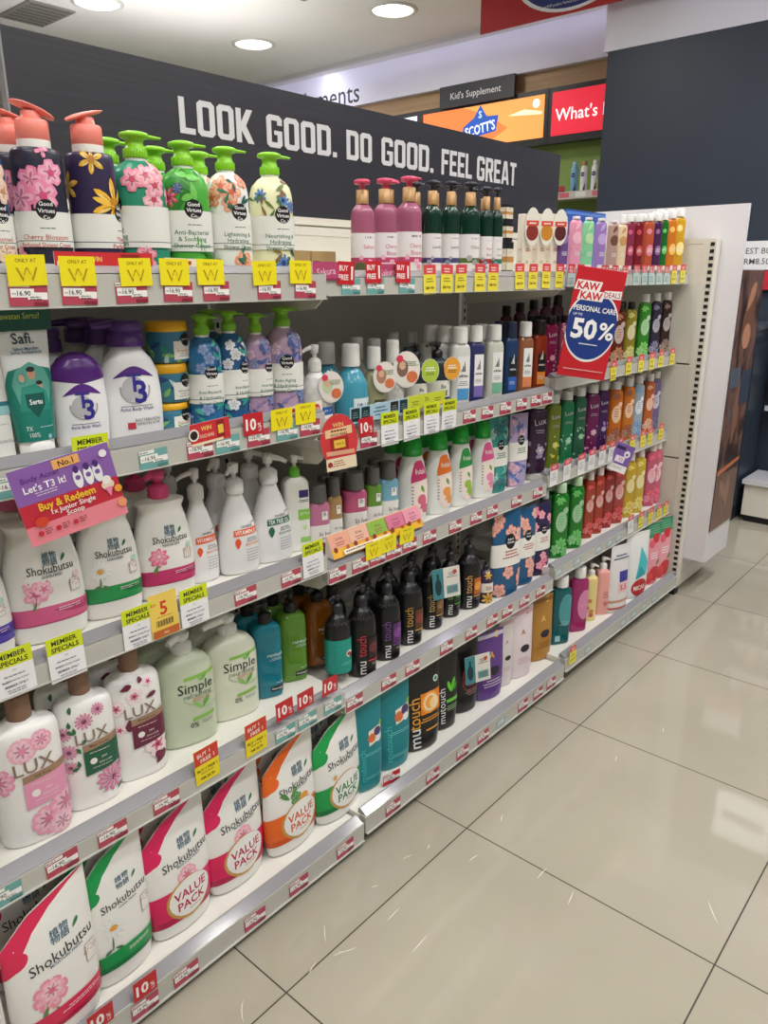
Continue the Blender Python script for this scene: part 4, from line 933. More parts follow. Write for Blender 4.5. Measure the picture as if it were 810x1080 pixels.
place('t3', 1, 2, 142, 66, 337, 'white oval pump bottle with a purple pump and umbrella-shaped emblem', 'EFEFF1', T3+[('t', 'BACTERICIDAL', .35, .22, .05, '5A5A62', dict(width=.45)), ('t', 'REMOVES ACNE', .35, .18, .045, '5A5A62', dict(width=.4)), ('rect', -.35, .13, -.1, .20, 'C23A4E')], '4E2A74', back=2, dir=PI*.9)
place('t3', 1, 2, 66, 52, 345, 'white bottle with a purple pump behind the purple-topped oval bottle', 'E2E2E6', [], '4E2A74', dy=.13, back=1, dir=PI*.9)
z_ = 0
for k, (nm, t) in enumerate((('lowest', 423), ('middle', 382), ('topmost', 338))):
    r_, q_ = place('jar', 1, 2, 178 if k == 0 else 178, 46, t, 'blue and green patterned jar with a yellow lid, %s of its stack of three' % nm, '3E7E9A', scatter(14, 30+k, .1, .9, foliage(('2E9A8C', '7FC06A', '2A4F86', 'BFE0DA'), .3, .12), 2.6)+[('rect', .05, .12, 1.3, .70, 'EDEDE6'), ('disc', .75, .74, .16, '121316'), ('t', 'Good Virtues', .75, .75, .035, 'FFFFFF', dict(bold=.01)), ('t', ('Anti-Ageing', 'Whitening', 'Brightening')[k], .65, .40, .07, ('C88A3A', '6A6A70', 'D8803A')[k], dict(width=.45)), ('ln', .65, .28, .4, 2, '8A8A90', .02, .05)], 'F2B51E', group='patterned jars on the second shelf', z0=z_, cr=.49, dy=.05)
    z_ += q_[5]+.0004
for u, t, nm in ((148, 339, 'topmost'), (148, 384, 'middle')):
    pass
def gv2(base, fl, leaf, lx, lines, lo=.27, hi=.60): return gvc(scatter(6, 41, .64, .95, blossom(fl, None, .2))+scatter(8, 42, .62, .97, foliage(leaf, .36, .12))+scatter(3, 43, .06, .24, blossom(fl, None, .2))+scatter(5, 44, .03, .26, foliage(leaf, .3, .1)), lo, hi, lx, lines, lw=.66)
place('gvc', 1, 2, 219, 37, 331, 'blue leaf-printed bottle with a dimmed lime pump, left of the pair', '2F74A6', gv2(0, ('6F8FC8', '8AA0D8'), ('2FA79A', '54B8A4', '1F5A8A'), .2, ['Anti-Bacterial', '& Hydrating', 'Shower Cream']), '7FBF2A', group='floral pump bottles on the second shelf', dir=-.2)
place('gvc', 1, 2, 245, 38, 327, 'blue leaf-printed bottle with a dimmed lime pump, right of the pair', '2C5E8E', gv2(0, ('E8EDF4', '6F8FC8'), ('2FA79A', '54B8A4', '3A3F7A'), .75, ['Anti-Bacterial', '& Hydrating', 'Shower Cream']), '7FBF2A', group='floral pump bottles on the second shelf', back=1, dir=-.1)
place('gvc', 1, 2, 273, 31, 330, 'lilac bottle with dusty blue flowers, left of the pair', 'B79AB8', gv2(0, ('7A86BE', '5E74B0', 'D8B4C8'), ('4A5E9A', '9A8AC0'), .7, ['Anti-Aging', '& Hydrating', 'Shower Cream']), '7FBF2A', group='floral pump bottles on the second shelf', dir=0)
place('gvc', 1, 2, 301, 38, 323, 'lilac bottle with dusty blue flowers, right of the pair', 'BDA2BC', gv2(0, ('7A86BE', '5E74B0', 'D8B4C8'), ('4A5E9A', '9A8AC0'), -.05, ['Anti-Aging', '& Hydrating', 'Shower Cream']), '7FBF2A', group='floral pump bottles on the second shelf', back=0, dir=-.1)
# --- second shelf, middle bay
G4 = 'body washes on the second shelf'
quilt = [('ring', -1.2+.6*i+.3*(j % 2), .12+.1*j, .17, .02, 'D2D2CE') for i in range(6) for j in range(8)]
lab4 = lambda a, x=.4: [('rect', x-.5, .10, x+.6, .42, 'F1F1EE'), ('rect', x-.5, .34, x+.6, .46, a), ('ln', x, .39, .6, 1, 'FFFFFF', .06, .1), ('ln', x, .26, .5, 3, '4A5A6A', .03, .09)]
def hangtag(q, c, label, shape='round', text='', s=1.0, zf=.55, dx=.0, rz=-.55):
    X, y, z, w, d, h = q
    r = .024*s
    mb = MB(); mb.prism([(r*math.cos(2*PI*k/24), 1.25*r*math.sin(2*PI*k/24)) for k in range(24)], 1, 0, .001, M('EDE8E0', .4)); D = Deco(mb, Flat(0), .0002, .0002)
    if shape == 'round':
        D.disc(0, 0, r*.94, M('F0E9E2', .4), 24, r*1.18); D.disc(-r*.3, r*.1, r*.42, M(c, .4), 16, r*.6); D.disc(-r*.3, r*.3, r*.24, M('E3B898', .4), 14, r*.3); D.disc(r*.4, -r*.5, r*.4, M('E07A4E', .4)); D.lines(r*.35, r*.5, r*1.0, 3, M('6A8A5A'), .0016, .004)
        D.disc(-r*.5, r*.75, r*.25, M('E0405E', .4))
    else:
        D.disc(0, 0, r*.95, M(c, .4), 24, r*1.2); D.lines(0, .006, r*1.3, 2, M('FFFFFF'), .003, .006); D.lines(0, -.006, r*1.2, 2, M('3A3A30'), .0014, .004)
    tag(mb.build('hang_tag', None, (X+dx, y-d/2-.012, z+h*zf), rz), label, 'hang tag', 'hang tags')
q = place('round', 2, 2, 334, 33, 363, 'white quilted pump bottle with a blue label', 'DCDCD8', quilt+lab4('2E5FA8', .55), 'E4E4E0', group=G4, back=1)[1]
hangtag(q, 'C8D8B0', 'round hang tag with a portrait and pink dot on the quilted white bottle', s=1.15, zf=.55, dx=.01)
place('round', 2, 2, 371, 36, 362, 'aqua blue rounded bottle with a white cap and pale label', M('4FA9C4', .15, trans=.15), [('rect', -.1, .12, 1.3, .50, 'E4EEF0'), ('ln', .6, .36, .7, 1, '3A5A6A', .10, .12), ('ln', .6, .25, .5, 3, '5A7A8A', .03, .07)], 'E9E9E6', group=G4, captype='cyl', bf=.74, cr=.26, back=1)
q = place('round', 2, 2, 394, 27, 365, 'olive-tinted clear bottle with a round hang tag', M('B9B58A', .15, trans=.3), lab4('4A4A3A', .3), 'E4E4E0', group=G4, captype='cyl', cr=.28)[1]
hangtag(q, 'B8866A', 'beige hang tag with a dark pump bottle picture, on the olive-tinted bottle', s=1.2, zf=.62, dx=.0)
q = place('round', 2, 2, 414, 24, 358, 'white quilted bottle behind a large round hang tag', 'D6D6D2', quilt, 'E4E4E0', group=G4, captype='cyl', cr=.28, back=2)[1]
hangtag(q, '8A6A5E', 'largest round hang tag, pale green with a brown picture, in front of the white bottle', s=1.45, zf=.64, dx=.012)
for u, w, v, c, t, lb, s in ((438, 24, 361, 'B8D24A', 'NEW', 'lime oval hang tag on the white bottle with a black pump', 'white bottle with a black pump and lime hang tag'), (460, 27, 360, 'F0A83A', 'NEW', 'orange oval hang tag on the white bottle with a black pump', 'white bottle with a black pump and orange hang tag')):
    q = place('tall', 2, 2, u, w, v, s, '1F2A30', [('band', .02, .58, 'E2E2D4'), ('t', 'Be', .3, .47, .16, '2A3A3A', dict(bold=.01)), ('t', 'BLE', .3, .35, .2, '2A3A3A', dict(bold=.02)), ('rect', -.2, .22, 1.0, .27, '3A4A4A'), ('ln', .3, .16, .5, 2, '4A5A5A', .03, .07)], '17191C', group=G4, reach=.5)[1]
    hangtag(q, c, lb, 'oval', t, s=1.0, zf=.62, dx=.014)
adl = lambda a: [('rect', -.42, .12, .78, .80, 'EDEDEC'), ('rect', -.42, .12, .78, .30, a), ('poly', [(-.10, .56), (.0, .56), (.0, .60), (-.06, .60)], DK), ('poly', [(.04, .56), (.16, .56), (.16, .65), (.10, .655), (.04, .61)], DK), ('poly', [(.20, .56), (.34, .56), (.26, .73), (.20, .68)], DK), ('t', 'adidas', .15, .50, .13, DK, dict(bold=.02)), ('ln', .15, .40, .5, 3, '6A6A70', .03, .08)]
adk = lambda a, b: [('rect', -.42, .12, .78, .66, '15171C'), ('rect', -.42, .12, .78, .34, a), ('poly', [(-.10, .56), (.0, .56), (.0, .60), (-.06, .60)], b), ('poly', [(.04, .56), (.16, .56), (.16, .65), (.10, .655), (.04, .61)], b), ('poly', [(.20, .56), (.34, .56), (.26, .73), (.20, .68)], b), ('t', 'adidas', .15, .47, .13, b, dict(bold=.02)), ('ln', .15, .26, .5, 3, 'C8D0E0', .03, .08)]
for u, w, v, c, deco, cp, s, bk in ((483, 23, 344, 'D5D6D2', adl('4E9AD2'), 'EBEBE8', 'white shower gel with a blue-banded label and white cap', 2), (500, 18, 343, '2E3064', adl('7A6AB4'), 'EBEBE8', 'navy shower gel with a white label', 1), (519, 20, 342, 'CBCDC2', adl('7AB89A'), 'EBEBE8', 'pale shower gel with a green-banded label', 1), (536, 16, 339, '16365E', adk('2A5EB4', 'D6DCE4'), '1A2A44', 'deep blue shower gel with a black label', 1), (551, 18, 339, M('A86A4A', .12, trans=.3), adl('E08A5A'), 'EBEBE8', 'amber shower gel with a white and orange label', 0), (566, 16, 337, M('9A3A1E', .12, trans=.3), adk('E08A2A', 'F0E0C8'), '1C1614', 'dark orange shower gel with a black label', 0)):
    place('adid', 2, 2, u, w, v, s, c, deco, cp, group='sports shower gels on the second shelf', back=bk, cr=.36)
for u, v, c, s in ((414, 350, '9A9C98', 'grey-capped bottle in the back row, leftmost behind the hang tags'), (433, 350, '5E6E74', 'grey-capped bottle in the back row above the lime hang tag'), (452, 348, 'A8AAA6', 'grey-capped bottle in the back row above the orange hang tag')):
    place('adid', 2, 2, u, 18, v, s, c, [], 'BDBDB8', dy=.20, cr=.36, group='back row bottles on the second shelf')
# --- second shelf, far bay
G5 = 'clear shower gels of the far bay'
def mixw(c, t): return '%02X%02X%02X' % tuple(int(int(c[i:i+2], 16)*(1-t)+238*t) for i in (0, 2, 4))
def pal(a, lab='E6E2DA'): return [('disc', .0, .56, .34, lab, .60), ('leaf', .25, .66, 1.2, .5, .34, lab), ('ln', .0, .64, .4, 4, mixw(a, .1), .06, .16), ('fl', .1, .22, .40, a, None, 7, .6), ('fl', -.5, .14, .34, mixw(a, .25), None, 6, .7), ('fl', .6, .10, .30, mixw(a, .15), None, 6, .7), ('fl', -.3, .88, .26, a, None, 6, .6), ('leaf', .4, .86, 2.4, .4, .16, mixw(a, .2))]
def palm(u, w, vt_, c, a, s, sh, cap='EEEEEC', lab=None, **k):
    lab = lab or mixw(c, .62)
    place('gel', 3, sh, u, w, vt_, s, M(c, .12, trans=.32), pal(a, lab), cap, group=G5, cr=.30, **k)
def lux3(u, w, v, c, a, s, sh, cap='E4E4E4', bay=3, **k):
    r = random.Random(int(u)); dots = [('disc', r.uniform(-.9, .9), r.uniform(.06, .5), r.uniform(.04, .1), a) for _ in range(9)]
    place('gel', bay, sh, u, w, v, s, M(c, .12, trans=.32), dots+[('t', 'Lux', .1, .80, .3, 'C9C4CC', dict(rot=.15)), ('fl', .2, .36, .22, a, 'E8D8A0', 6), ('ln', .1, .66, .6, 2, 'B8B0BC', .03, .1)], cap, group=G5, cr=.34, **k)
lux3(578, 15, 333, '96285A', 'D888B0', 'magenta clear gel with a black cap, left of the hanging sign', 2, '1A1418', back=2)
palm(593, 15, 332, 'B0567A', 'E6A0B8', 'pink clear gel with an oval label, half behind the hanging sign', 2, cap='1F1A1C', back=2)
palm(648, 16, 320, '6A2E1E', 'A05A2E', 'brown clear gel right of the hanging sign', 2, cap='1A1614', back=1)
palm(661, 13, 318, 'A0922E', 'C8C05A', 'olive yellow clear gel with an oval label', 2, cap='1A1A16', back=1)
palm(675, 14, 310, '3E9A2E', '6AC84A', 'bright green clear gel with a white cap', 2)
palm(687, 12, 309, '35304A', '6A6488', 'dark slate gel with an oval label', 2)
palm(698, 12, 308, '3E2A26', '7A5A50', 'dark brown gel nearest the end', 2)
# --- third shelf, near bay
kanji = lambda x, z, s=.095, c='2E5F78': [('t', '植物', x, z+.032, s*.8, c, dict(bold=.01)), ('t', '物語', x, z-.02, s*.8, c, dict(bold=.01)), ('leaf', x+.30, z-.03, .9, .12, .05, '2F7A4E')]
def shoku(fl, band, dk, name='CLEAR FRESH', x=.10):
    return [('band', .16, .30, band, -.012), ('band', .155, .165, dk, -.012), ('poly', [(.0, .27), (1.2, .29), (2.0, .25), (1.2, .20), (.4, .235)], dk), ('ln', .5, .275, .5, 2, 'F0D8E0', .012, .03)]+kanji(x, .685)+[('t', 'Shokubutsu', x, .615, .115, '26262A', dict(width=.62, bold=.002)), ('rect', x-.35, .578, x+.35, .581, '7A7A7E'), ('t', name, x, .56, .032, '2E5A5A', dict(bold=.01, width=.3)), ('ln', x, .545, .4, 1, '8A8A8E', .01)]+fl+[('rect', .52, .39, .82, .49, 'B8A898'), ('rect', .535, .394, .805, .486, 'EFEDE8'), ('ln', .67, .47, .2, 3, 'B4705A', .012, .032), ('disc', .75, .52, .05, 'E4C8D0' if 'B' in band[:2] or 'D' in band[:2] else 'B8DCC8')]
pinkfl = [('fl', -.35, .43, .16, 'EE9AB4', 'D05A80', 6, .7, 1.6), ('fl', -.15, .46, .12, 'F4B4C6', 'E07A9A', 5, .8), ('leaf', -.35, .38, 4.4, .16, .03, '6A8A4E'), ('leaf', -.55, .47, 2, .10, .05, 'F0A8BE'), ('disc', -.05, .52, .014, 'E07A9A'), ('disc', -.5, .52, .012, 'E07A9A')]
daisy = [('fl', -.4, .46, .17, 'F7F7F4', None, 12, .28, 1.2), ('disc', -.4, .46, .055, 'E8A42E', .045), ('leaf', -.4, .40, 4.6, .2, .03, '5E8A4E'), ('leaf', -.42, .33, 3.6, .12, .05, '5E8A5E'), ('leaf', -.38, .33, -.6, .12, .05, '5E8A5E')]
lotus = [('fl', -.35, .44, .17, 'E86A8E', None, 8, .5, 1), ('fl', -.35, .455, .12, 'F090AA', 'F8C8D2', 7, .6, 1), ('leaf', -.4, .37, 4.3, .16, .06, '5E8A4E')]
G6 = 'oval pump bottles with a slanting collar on the third shelf'
hk = dict(cr=.165, reach=.22, hr=.8, group=G6)
place('shoku', 1, 3, -26, 88, 545, 'white collared bottle with a purple band at the left edge', 'EEEDE8', shoku([('fl', .35, .45, .14, '9A8ACB', None, 6)], '5A4AB0', '3E3290'), 'E77AA0', dy=.045, **hk)
place('shoku', 1, 3, 52, 84, 512, 'white collared pump bottle with a pink band and magnolia', 'EEEDE8', shoku(pinkfl, 'D9628E', 'B8406E'), 'E8779C', back=1, dy=.045, **hk)
place('shoku', 1, 3, 116, 75, 505, 'white collared pump bottle with a green band and daisy', 'EEEDE8', shoku(daisy, '2E9A56', '1F7A40'), 'EDEDEA', back=1, dy=.045, **hk)
place('shoku', 1, 3, 174, 68, 496, 'white collared pump bottle with a magenta band and lotus', 'EEEDE8', shoku(lotus, 'C8386E', 'A82858', 'MOISTURE FRESH'), 'E04A84', back=1, dy=.045, **hk)
vt = lambda c, nm, c2: [('t', 'careline', .35, .60, .08, '5A5A60', dict(bold=.005, width=.38)), ('leaf', .55, .618, .2, .3, .03, '8A8A90'), ('rect', -.42, .485, 1.0, .565, c, .012), ('t', nm, .26, .525, .105, 'F6F6F4', dict(bold=.012, width=.60)), ('leaf', -.2, .33, 1.57, .26, .16, c2), ('t', 'NATURAL', .55, .44, .045, '4A4A50', dict(bold=.01, width=.3)), ('t', 'MOISTURISER', .6, .41, .04, '4A4A50', dict(bold=.006, width=.36)), ('t', 'BODYWASH', .6, .37, .065, c, dict(bold=.003, width=.42))]+[('ln', .9, .30-.035*i, .5, 1, '7A7A80', .013, .05, 'R') for i in range(5)]
place('vit', 1, 3, 217, 44, 494, 'white tapered pump bottle with an orange panel, left of the pair', 'E9E9E9', vt('E86A42', 'VITAMIN E', 'E8562E'), 'E4E4E4', back=1, dy=.045, group='tapered white pump bottles on the third shelf', dir=3.3, reach=.55, cr=.21, hr=.6)
place('vit', 1, 3, 252, 44, 488, 'white tapered pump bottle with an orange panel, right of the pair', 'E9E9E9', vt('E86A42', 'VITAMIN E', 'E8562E'), 'E4E4E4', back=1, dy=.045, group='tapered white pump bottles on the third shelf', dir=3.9, reach=.35, cr=.21, hr=.6)
place('vit', 1, 3, 287, 43, 478, 'white tapered pump bottle with a dark green panel', 'E9E9E9', vt('2A6A4E', 'TEA TREE OIL', '2A6A4E'), 'E4E4E4', back=1, dy=.045, group='tapered white pump bottles on the third shelf', dir=5.6, reach=.45, cr=.21, hr=.6)
place('rain', 1, 3, 312, 33, 480, 'white square-shouldered pump bottle with a green collar and lime panels', 'EDEEE8', [('rect', .05, .74, .85, .84, '2E2A6E'), ('ln', .45, .70, .5, 2, '5A5A70', .03, .06), ('rect', .0, .44, 1.0, .58, '8CCB4E'), ('ln', .5, .53, .5, 2, 'EAF4DA', .03, .06), ('rect', .1, .13, 1.0, .20, '9AD06A'), ('disc', .5, .34, .09, 'CFE8B0')], '6CBF3A', hc='EDEDEA', dir=.1, reach=.5, dy=.05, n=5)
# --- third shelf, middle bay
G7 = 'fruit body washes on the third shelf'
iv = lambda a, l, x=.3: [('band', .10, .62, 'ECEAE6'), ('poly', [(-3, .10), (3, .10), (3, .32), (1.2, .26), (0, .34), (-1.2, .28), (-3, .34)], a), ('rect', x-.2, .70, x+.35, .84, 'ECEAE6'), ('ln', x+.08, .81, .2, 3, '2A2A30', .035, .06), ('t', 'St Ives.', x+.2, .47, .18, '3A2E3A', dict(width=.8)), ('ln', x+.1, .40, .6, 2, '7A6A74', .02, .05), ('fl', x, .22, .26, l, None, 5), ('disc', x+.5, .2, .14, l)]
for u, w, v, c, a, l, s, bk in ((337, 24, 510, 'C87A9E', 'B8506A', '8E3A4E', 'rose-coloured square bottle with a dark grey cap, leftmost', 1), (353, 18, 503, 'B08E5E', 'A0805A', 'C8A878', 'tan square bottle with a dark grey cap', 1), (374, 27, 497, 'C85A86', 'D86A94', 'E8A0B8', 'pink square bottle with a dark grey cap', 1), (394, 18, 492, '6A9A3A', '7AA84A', 'B8C86A', 'green square bottle with an avocado print', 1), (409, 22, 486, '7AB4CE', '8AC4DA', 'EDF0F0', 'pale blue square bottle with a coconut print', 1)):
    place('ives', 2, 3, u, w, v, s, M(c, .2, trans=.1), iv(a, l), '5E5E5C', group=G7, back=bk, cr=.40, ct=.92, dy=.045)
fr = lambda a, l: [('strip', [(-.32, .615, .70), (-.1, .625, .90), (.15, .635, .93), (.65, .65, .93), (.85, .655, .82), (.98, .66, .70)], a), ('t', 'fruitale', .38, .78, .17, 'F8F0EC', dict(width=.4, bold=.01)), ('strip', [(-.32, .55, .605), (-.1, .22, .615), (.1, .12, .625), (.7, .10, .645), (1.0, .25, .655)], 'F4E4DC'), ('disc', .45, .36, .16, l), ('disc', .75, .22, .14, l), ('leaf', .3, .22, .8, .35, .16, l), ('leaf', .6, .46, 2, .25, .12, '6AA04A')]+[('ln', -.2, .55-.05*i, .1, 1, '4A4A50', .025) for i in range(7)]
G8 = 'white oval bottles with green caps on the third shelf'
for u, w, v, a, l, s in ((434, 33, 459, 'C83A6E', 'D86A86', 'white oval bottle with a magenta flash and green cap'), (461, 30, 454, 'E8782E', 'F0A050', 'white oval bottle with an orange flash and green cap'), (484, 27, 448, '2E9A4A', '9AC04A', 'white oval bottle with a green flash and green cap'), (507, 26, 443, 'E05A94', 'E890B4', 'white oval bottle with a pink flash and green cap')):
    place('fruit', 2, 3, u, w, v, s, 'ECEDEA', fr(a, l), '1FA83A', group=G8, back=1, cr=.31, dy=.05)
def gpouch(bay, sh, u, w, v, s, base, fl, lo=.36, hi=.62, vb=None, leaf=None, **k):
    d = scatter(5, int(u), hi+.04, .92, blossom(fl, None, .2), 1.1)+scatter(4, int(u)+1, .05, lo-.04, blossom(fl, None, .19), 1.1)
    if leaf: d += scatter(5, int(u)+2, .05, lo-.03, foliage(leaf, .35, .12), 1)+scatter(5, int(u)+3, hi+.02, .95, foliage(leaf, .35, .12), 1)
    d += [('band', lo, hi, 'ECEBE4')]+[('disc', .1, hi+.02, .17, '121316', .2), ('t', 'Good', .1, hi+.045, .06, 'FFFFFF', dict(bold=.015)), ('t', 'Virtues', .1, hi+.01, .06, 'FFFFFF', dict(bold=.015, width=.26)), ('ln', .15, hi-.1, .6, 3, 'B4584A' if not leaf else GRN, .04, .08)]
    return place('pouch', bay, sh, u, w, v, s, base, d, WHITE, v=vb, group='printed refill pouches on the %s shelf' % SHN[sh], **k)
gpouch(2, 3, 523, 24, 440, 'teal and white refill pouch right of the green-capped bottles', '3E9A92', ('8AC8C0', '2A5A6A'), leaf=('2A7A74', '7AC0B8'), dy=.05)
gpouch(2, 3, 544, 20, 436, 'lilac and blue refill pouch beside the teal pouch', 'B4A4C8', ('E0A8C0', '8A9AD0'), leaf=('5E7AC0', 'D0A8C8'), dy=.05)
# --- third shelf, far bay
for u, w, c, a, s in ((563, 22, '3E2444', '9A86A8', 'blackish purple clear gel with pale dots'), (580.5, 15, '7A8A2A', 'D8D05A', 'olive clear gel with a yellow flower'), (594, 15, '1F8A5A', '9AD8B8', 'jade green clear gel, left of the pair'), (607.5, 14, '2A6A4E', '8AC0A0', 'dark jade gel, right of the pair'), (620.5, 15, '7A1F5E', 'D89AC0', 'magenta clear gel with a pale flower'), (631.5, 13, '4A1F5E', 'A88ACA', 'deep violet clear gel')):
    lux3(u, w, {563: 420, 580.5: 415, 594: 412, 607.5: 408, 620.5: 405, 631.5: 402}[u], c, a, s, 3, bay=3, back=1, dy=.04)
for u, w, v, c, a, s in ((645, 15, 402, 'E07A1E', '8A3A1A', 'orange clear gel with a spice print, left of the pair'), (658.5, 13, 399, 'E2862E', '8A3A1A', 'orange clear gel with a spice print, right of the pair'), (669, 12, 396, 'B8CBDA', '6A9ACB', 'pale blue gel with white print'), (680.5, 11, 394, 'D8743E', 'E8A07A', 'peach orange clear gel'), (691.5, 12, 391, '8A7AA8', '5A4A7A', 'dusty lilac gel nearest the end')):
    palm(u, w, v, c, a, s, 3, dy=.04, back=1)
# --- fourth shelf, near bay
G9 = 'white flower-printed bottles with bronze caps on the fourth shelf'
def luxl(panel, gold, fl, sub):
    return fl+[('t', 'LUX', .06, .665, .22, '8E7462', dict(width=.60, bold=.004, rot=.04)), ('strip', [(-.30, .31, .59), (.3, .325, .605), (1.0, .345, .62)], panel), ('strip', [(-.30, .53, .59), (.3, .545, .605), (1.0, .56, .62)], gold), ('t', sub, .25, .572, .045, '3A2A22', dict(width=.46, bold=.004)), ('ln', .25, .505, .5, 1, 'E8D8D8', .012), ('disc', .0, .43, .06, 'F4EEEE'), ('t', '24H', .36, .445, .042, 'F4EEEE'), ('t', 'SKIN CARE', .4, .40, .034, 'F4EEEE', dict(width=.3)), ('ln', .3, .365, .5, 1, 'E8D8D8', .010)]
lx = dict(group=G9, rough=.4, cr=.17, ct=.99)
place('lux', 1, 4, 40, 70, 731, 'white bottle with soft pink peonies, leftmost of the three bronze-capped', 'F1F0EE', luxl('E89ABC', 'A08066', [('fl', -.2, .80, .20, 'F2B4C8', 'E890AE', 7, .9, 2), ('fl', .35, .84, .16, 'EFA4BE', 'E890AE', 7, .9, 2), ('fl', -.95, .58, .24, 'EE9CBA', 'E07A9E', 9, .6, 2), ('fl', .25, .17, .26, 'F0A6BE', 'E07A9E', 9, .7, 2), ('fl', .85, .24, .30, 'EFA0BA', 'E07A9E', 9, .7, 2), ('fl', .6, .10, .2, 'F4B8CA', None, 7, .9, 2), ('t', '900 ml', .9, .06, .03, '5A4A44')], 'Soft Rose'), '8C6B56', v=876, **lx)
daisyp = lambda x, z, r: [('fl', x, z, r, 'D784A8', '7A2E4E', 12, .34, 1.4)]
place('lux', 1, 4, 95, 68, 706, 'white bottle with a dark green panel and pink daisies', 'F1F0EE', luxl('1F5E44', 'A08066', daisyp(-.15, .80, .16)+daisyp(.35, .87, .12)+daisyp(-.85, .72, .14)+daisyp(-.75, .56, .15)+daisyp(-.75, .42, .13)+daisyp(.55, .22, .28)+daisyp(1.15, .28, .14)+scatter(9, 60, .38, .92, lambda r, x, z: [('leaf', -.35+.3*x, z, r.uniform(0, 6), .13, .07, '2E6A42')], 1)+[('leaf', .7, .08, .6, .2, .06, '3A6A42'), ('leaf', .5, .36, 3.4, .14, .08, '2E6A42')], 'Magic Orchid'), '8C6B56', v=843, back=1, **lx)
orch = lambda x, z, r: [('fl', x, z, r, 'F4DDE2', 'A82E56', 5, .85, 2), ('fl', x, z, r*.5, 'D85A86', '8A1F42', 5, .5)]
place('lux', 1, 4, 149, 66, 683, 'white bottle with a maroon panel and white orchids', 'F1F0EE', luxl('6A2440', 'A08066', orch(-.1, .80, .16)+orch(.45, .90, .10)+orch(-.75, .72, .16)+orch(-.7, .52, .12)+orch(.55, .28, .24)+[('leaf', -.55, .88, .3, .2, .12, '6E1F40'), ('leaf', .1, .91, 1, .12, .09, '6E1F40'), ('leaf', -.35, .60, 4.7, .24, .16, '6E1F40'), ('leaf', .3, .76, .3, .2, .1, '6E1F40'), ('leaf', .45, .10, .8, .3, .18, '6E1F40'), ('leaf', .75, .12, 2.2, .25, .16, '7E2A4C'), ('t', '900 ml', .85, .04, .03, '5A4A44')], 'Midnight Lily'), '8C6B56', v=817, back=1, **lx)
smp = lambda nm: [('rect', -.2, .745, 1.0, .78, '8CC152', .02), ('t', 'Simple', .2, .655, .18, '2E3A34', dict(width=.62, bold=.006)), ('leaf', .35, .70, .7, .16, .06, '6AB04A'), ('leaf', .35, .70, 1.7, .12, .05, '8CC66A'), ('ring', .2, .64, .3, .012, 'A9B8A4', PI*1.2, PI*1.8), ('t', nm, .25, .565, .09, '6A7A70', dict(width=.5)), ('t', 'shower gel', .35, .525, .05, 'D07A5E', dict(width=.32)), ('t', 'shower creme', .35, .50, .04, 'D07A5E', dict(width=.32)), ('leaf', .35, .40, .9, .22, .08, '6AB04A'), ('leaf', .35, .40, 2.3, .2, .07, '8CC66A'), ('leaf', .35, .40, .1, .28, .04, 'B8D8A8'), ('rect', .0, .285, .8, .32, '8CC152', .02), ('t', '0%', .05, .235, .09, '2E3A34', dict(bold=.006)), ('ln', .5, .245, .3, 2, '8A9A8E', .012, .03)]
G10 = 'pale green pump bottles on the fourth shelf'
place('simple', 1, 4, 199, 62, 667, 'translucent pale green oval pump bottle, left of the pair', M('D2DCC2', .28, trans=.12), smp('refreshing'), 'EEF0EC', v=777, group=G10, dir=3.7, reach=.3, cr=.17, hr=.9, back=1)
place('simple', 1, 4, 245, 58, 649, 'creamy pale green oval pump bottle, right of the pair', 'DDE2CF', smp('nourishing'), 'EEF0EC', v=750, group=G10, dir=3.4, reach=.5, cr=.17, hr=.9, back=1)
rb = [('t', 'rainbath', .45, .60, .13, 'DCE8E8', dict(width=.62, bold=.004)), ('ln', .5, .55, .5, 3, 'DCE8E8', .012, .04), ('rect', .0, .09, 1.2, .16, '121418', .012), ('t', 'Neutrogena', .55, .125, .075, 'E8ECEC', dict(width=.45, bold=.01)), ('ln', .7, .20, .4, 1, 'E8ECEC', .014), ('rect', .82, .03, .94, .055, 'D8DCDC')]
G11 = 'coloured clear pump bottles on the fourth shelf'
for u, w, v, t, c, s in ((283, 32, 731, 634, '1E8FA6', 'clear turquoise pump bottle with a black pump'), (309, 31, 714, 624, '6EA63A', 'clear lime green pump bottle with a black pump'), (336, 31, 697, 614, '9A5A14', 'clear amber pump bottle with a black pump')):
    place('rain', 1, 4, u, w, t, s, M(c, .08, trans=.35), rb, '17191C', v=v, group=G11, dir=3.3, reach=.4, cr=.21, back=1)
def mut(acc, pic, tri=None, teal=False):
    dots = [('disc', -1.1+.2*i, .84+.02*j+.012*(i % 2), .012, '8A8A8C') for i in range(12) for j in range(2)]
    if teal: return [('band', .04, .60, '1F9A8C')]+dots+[('t', 'mutouch', -.35, .33, .18, '3FB8A8', dict(rot=PI/2, sx=.9)), ('disc', .65, .36, .14, 'E9E2D8'), ('disc', .6, .36, .08, 'A8483A'), ('disc', .85, .33, .10, '4A3A52'), ('ln', .5, .22, .5, 3, '8AD0C6', .015, .04)]
    return dots+[('t', 'mu', -.28, .155, .32, 'E9E9EA', dict(rot=PI/2, bold=.006, width=.50)), ('t', 'touch', -.28, .47, .32, acc, dict(rot=PI/2, bold=.003, width=.78)), ('rect', .2, .28, 1.3, .58, pic), ('disc', .65, .43, .2, tri or pic), ('rect', .2, .24, 1.3, .262, acc), ('ln', .8, .20, .5, 2, 'B8B0A8', .018, .05)]
G12 = 'black pump bottles on the fourth shelf'
mk = dict(group=G12, cr=.19, reach=.38, hr=.78, rough=.4, brough=.28)
place('mut', 1, 4, 357, 28, 626, 'black pump bottle with a teal label', '17181A', mut('', '', teal=True), '26272A', v=708, dir=3.4, **mk)
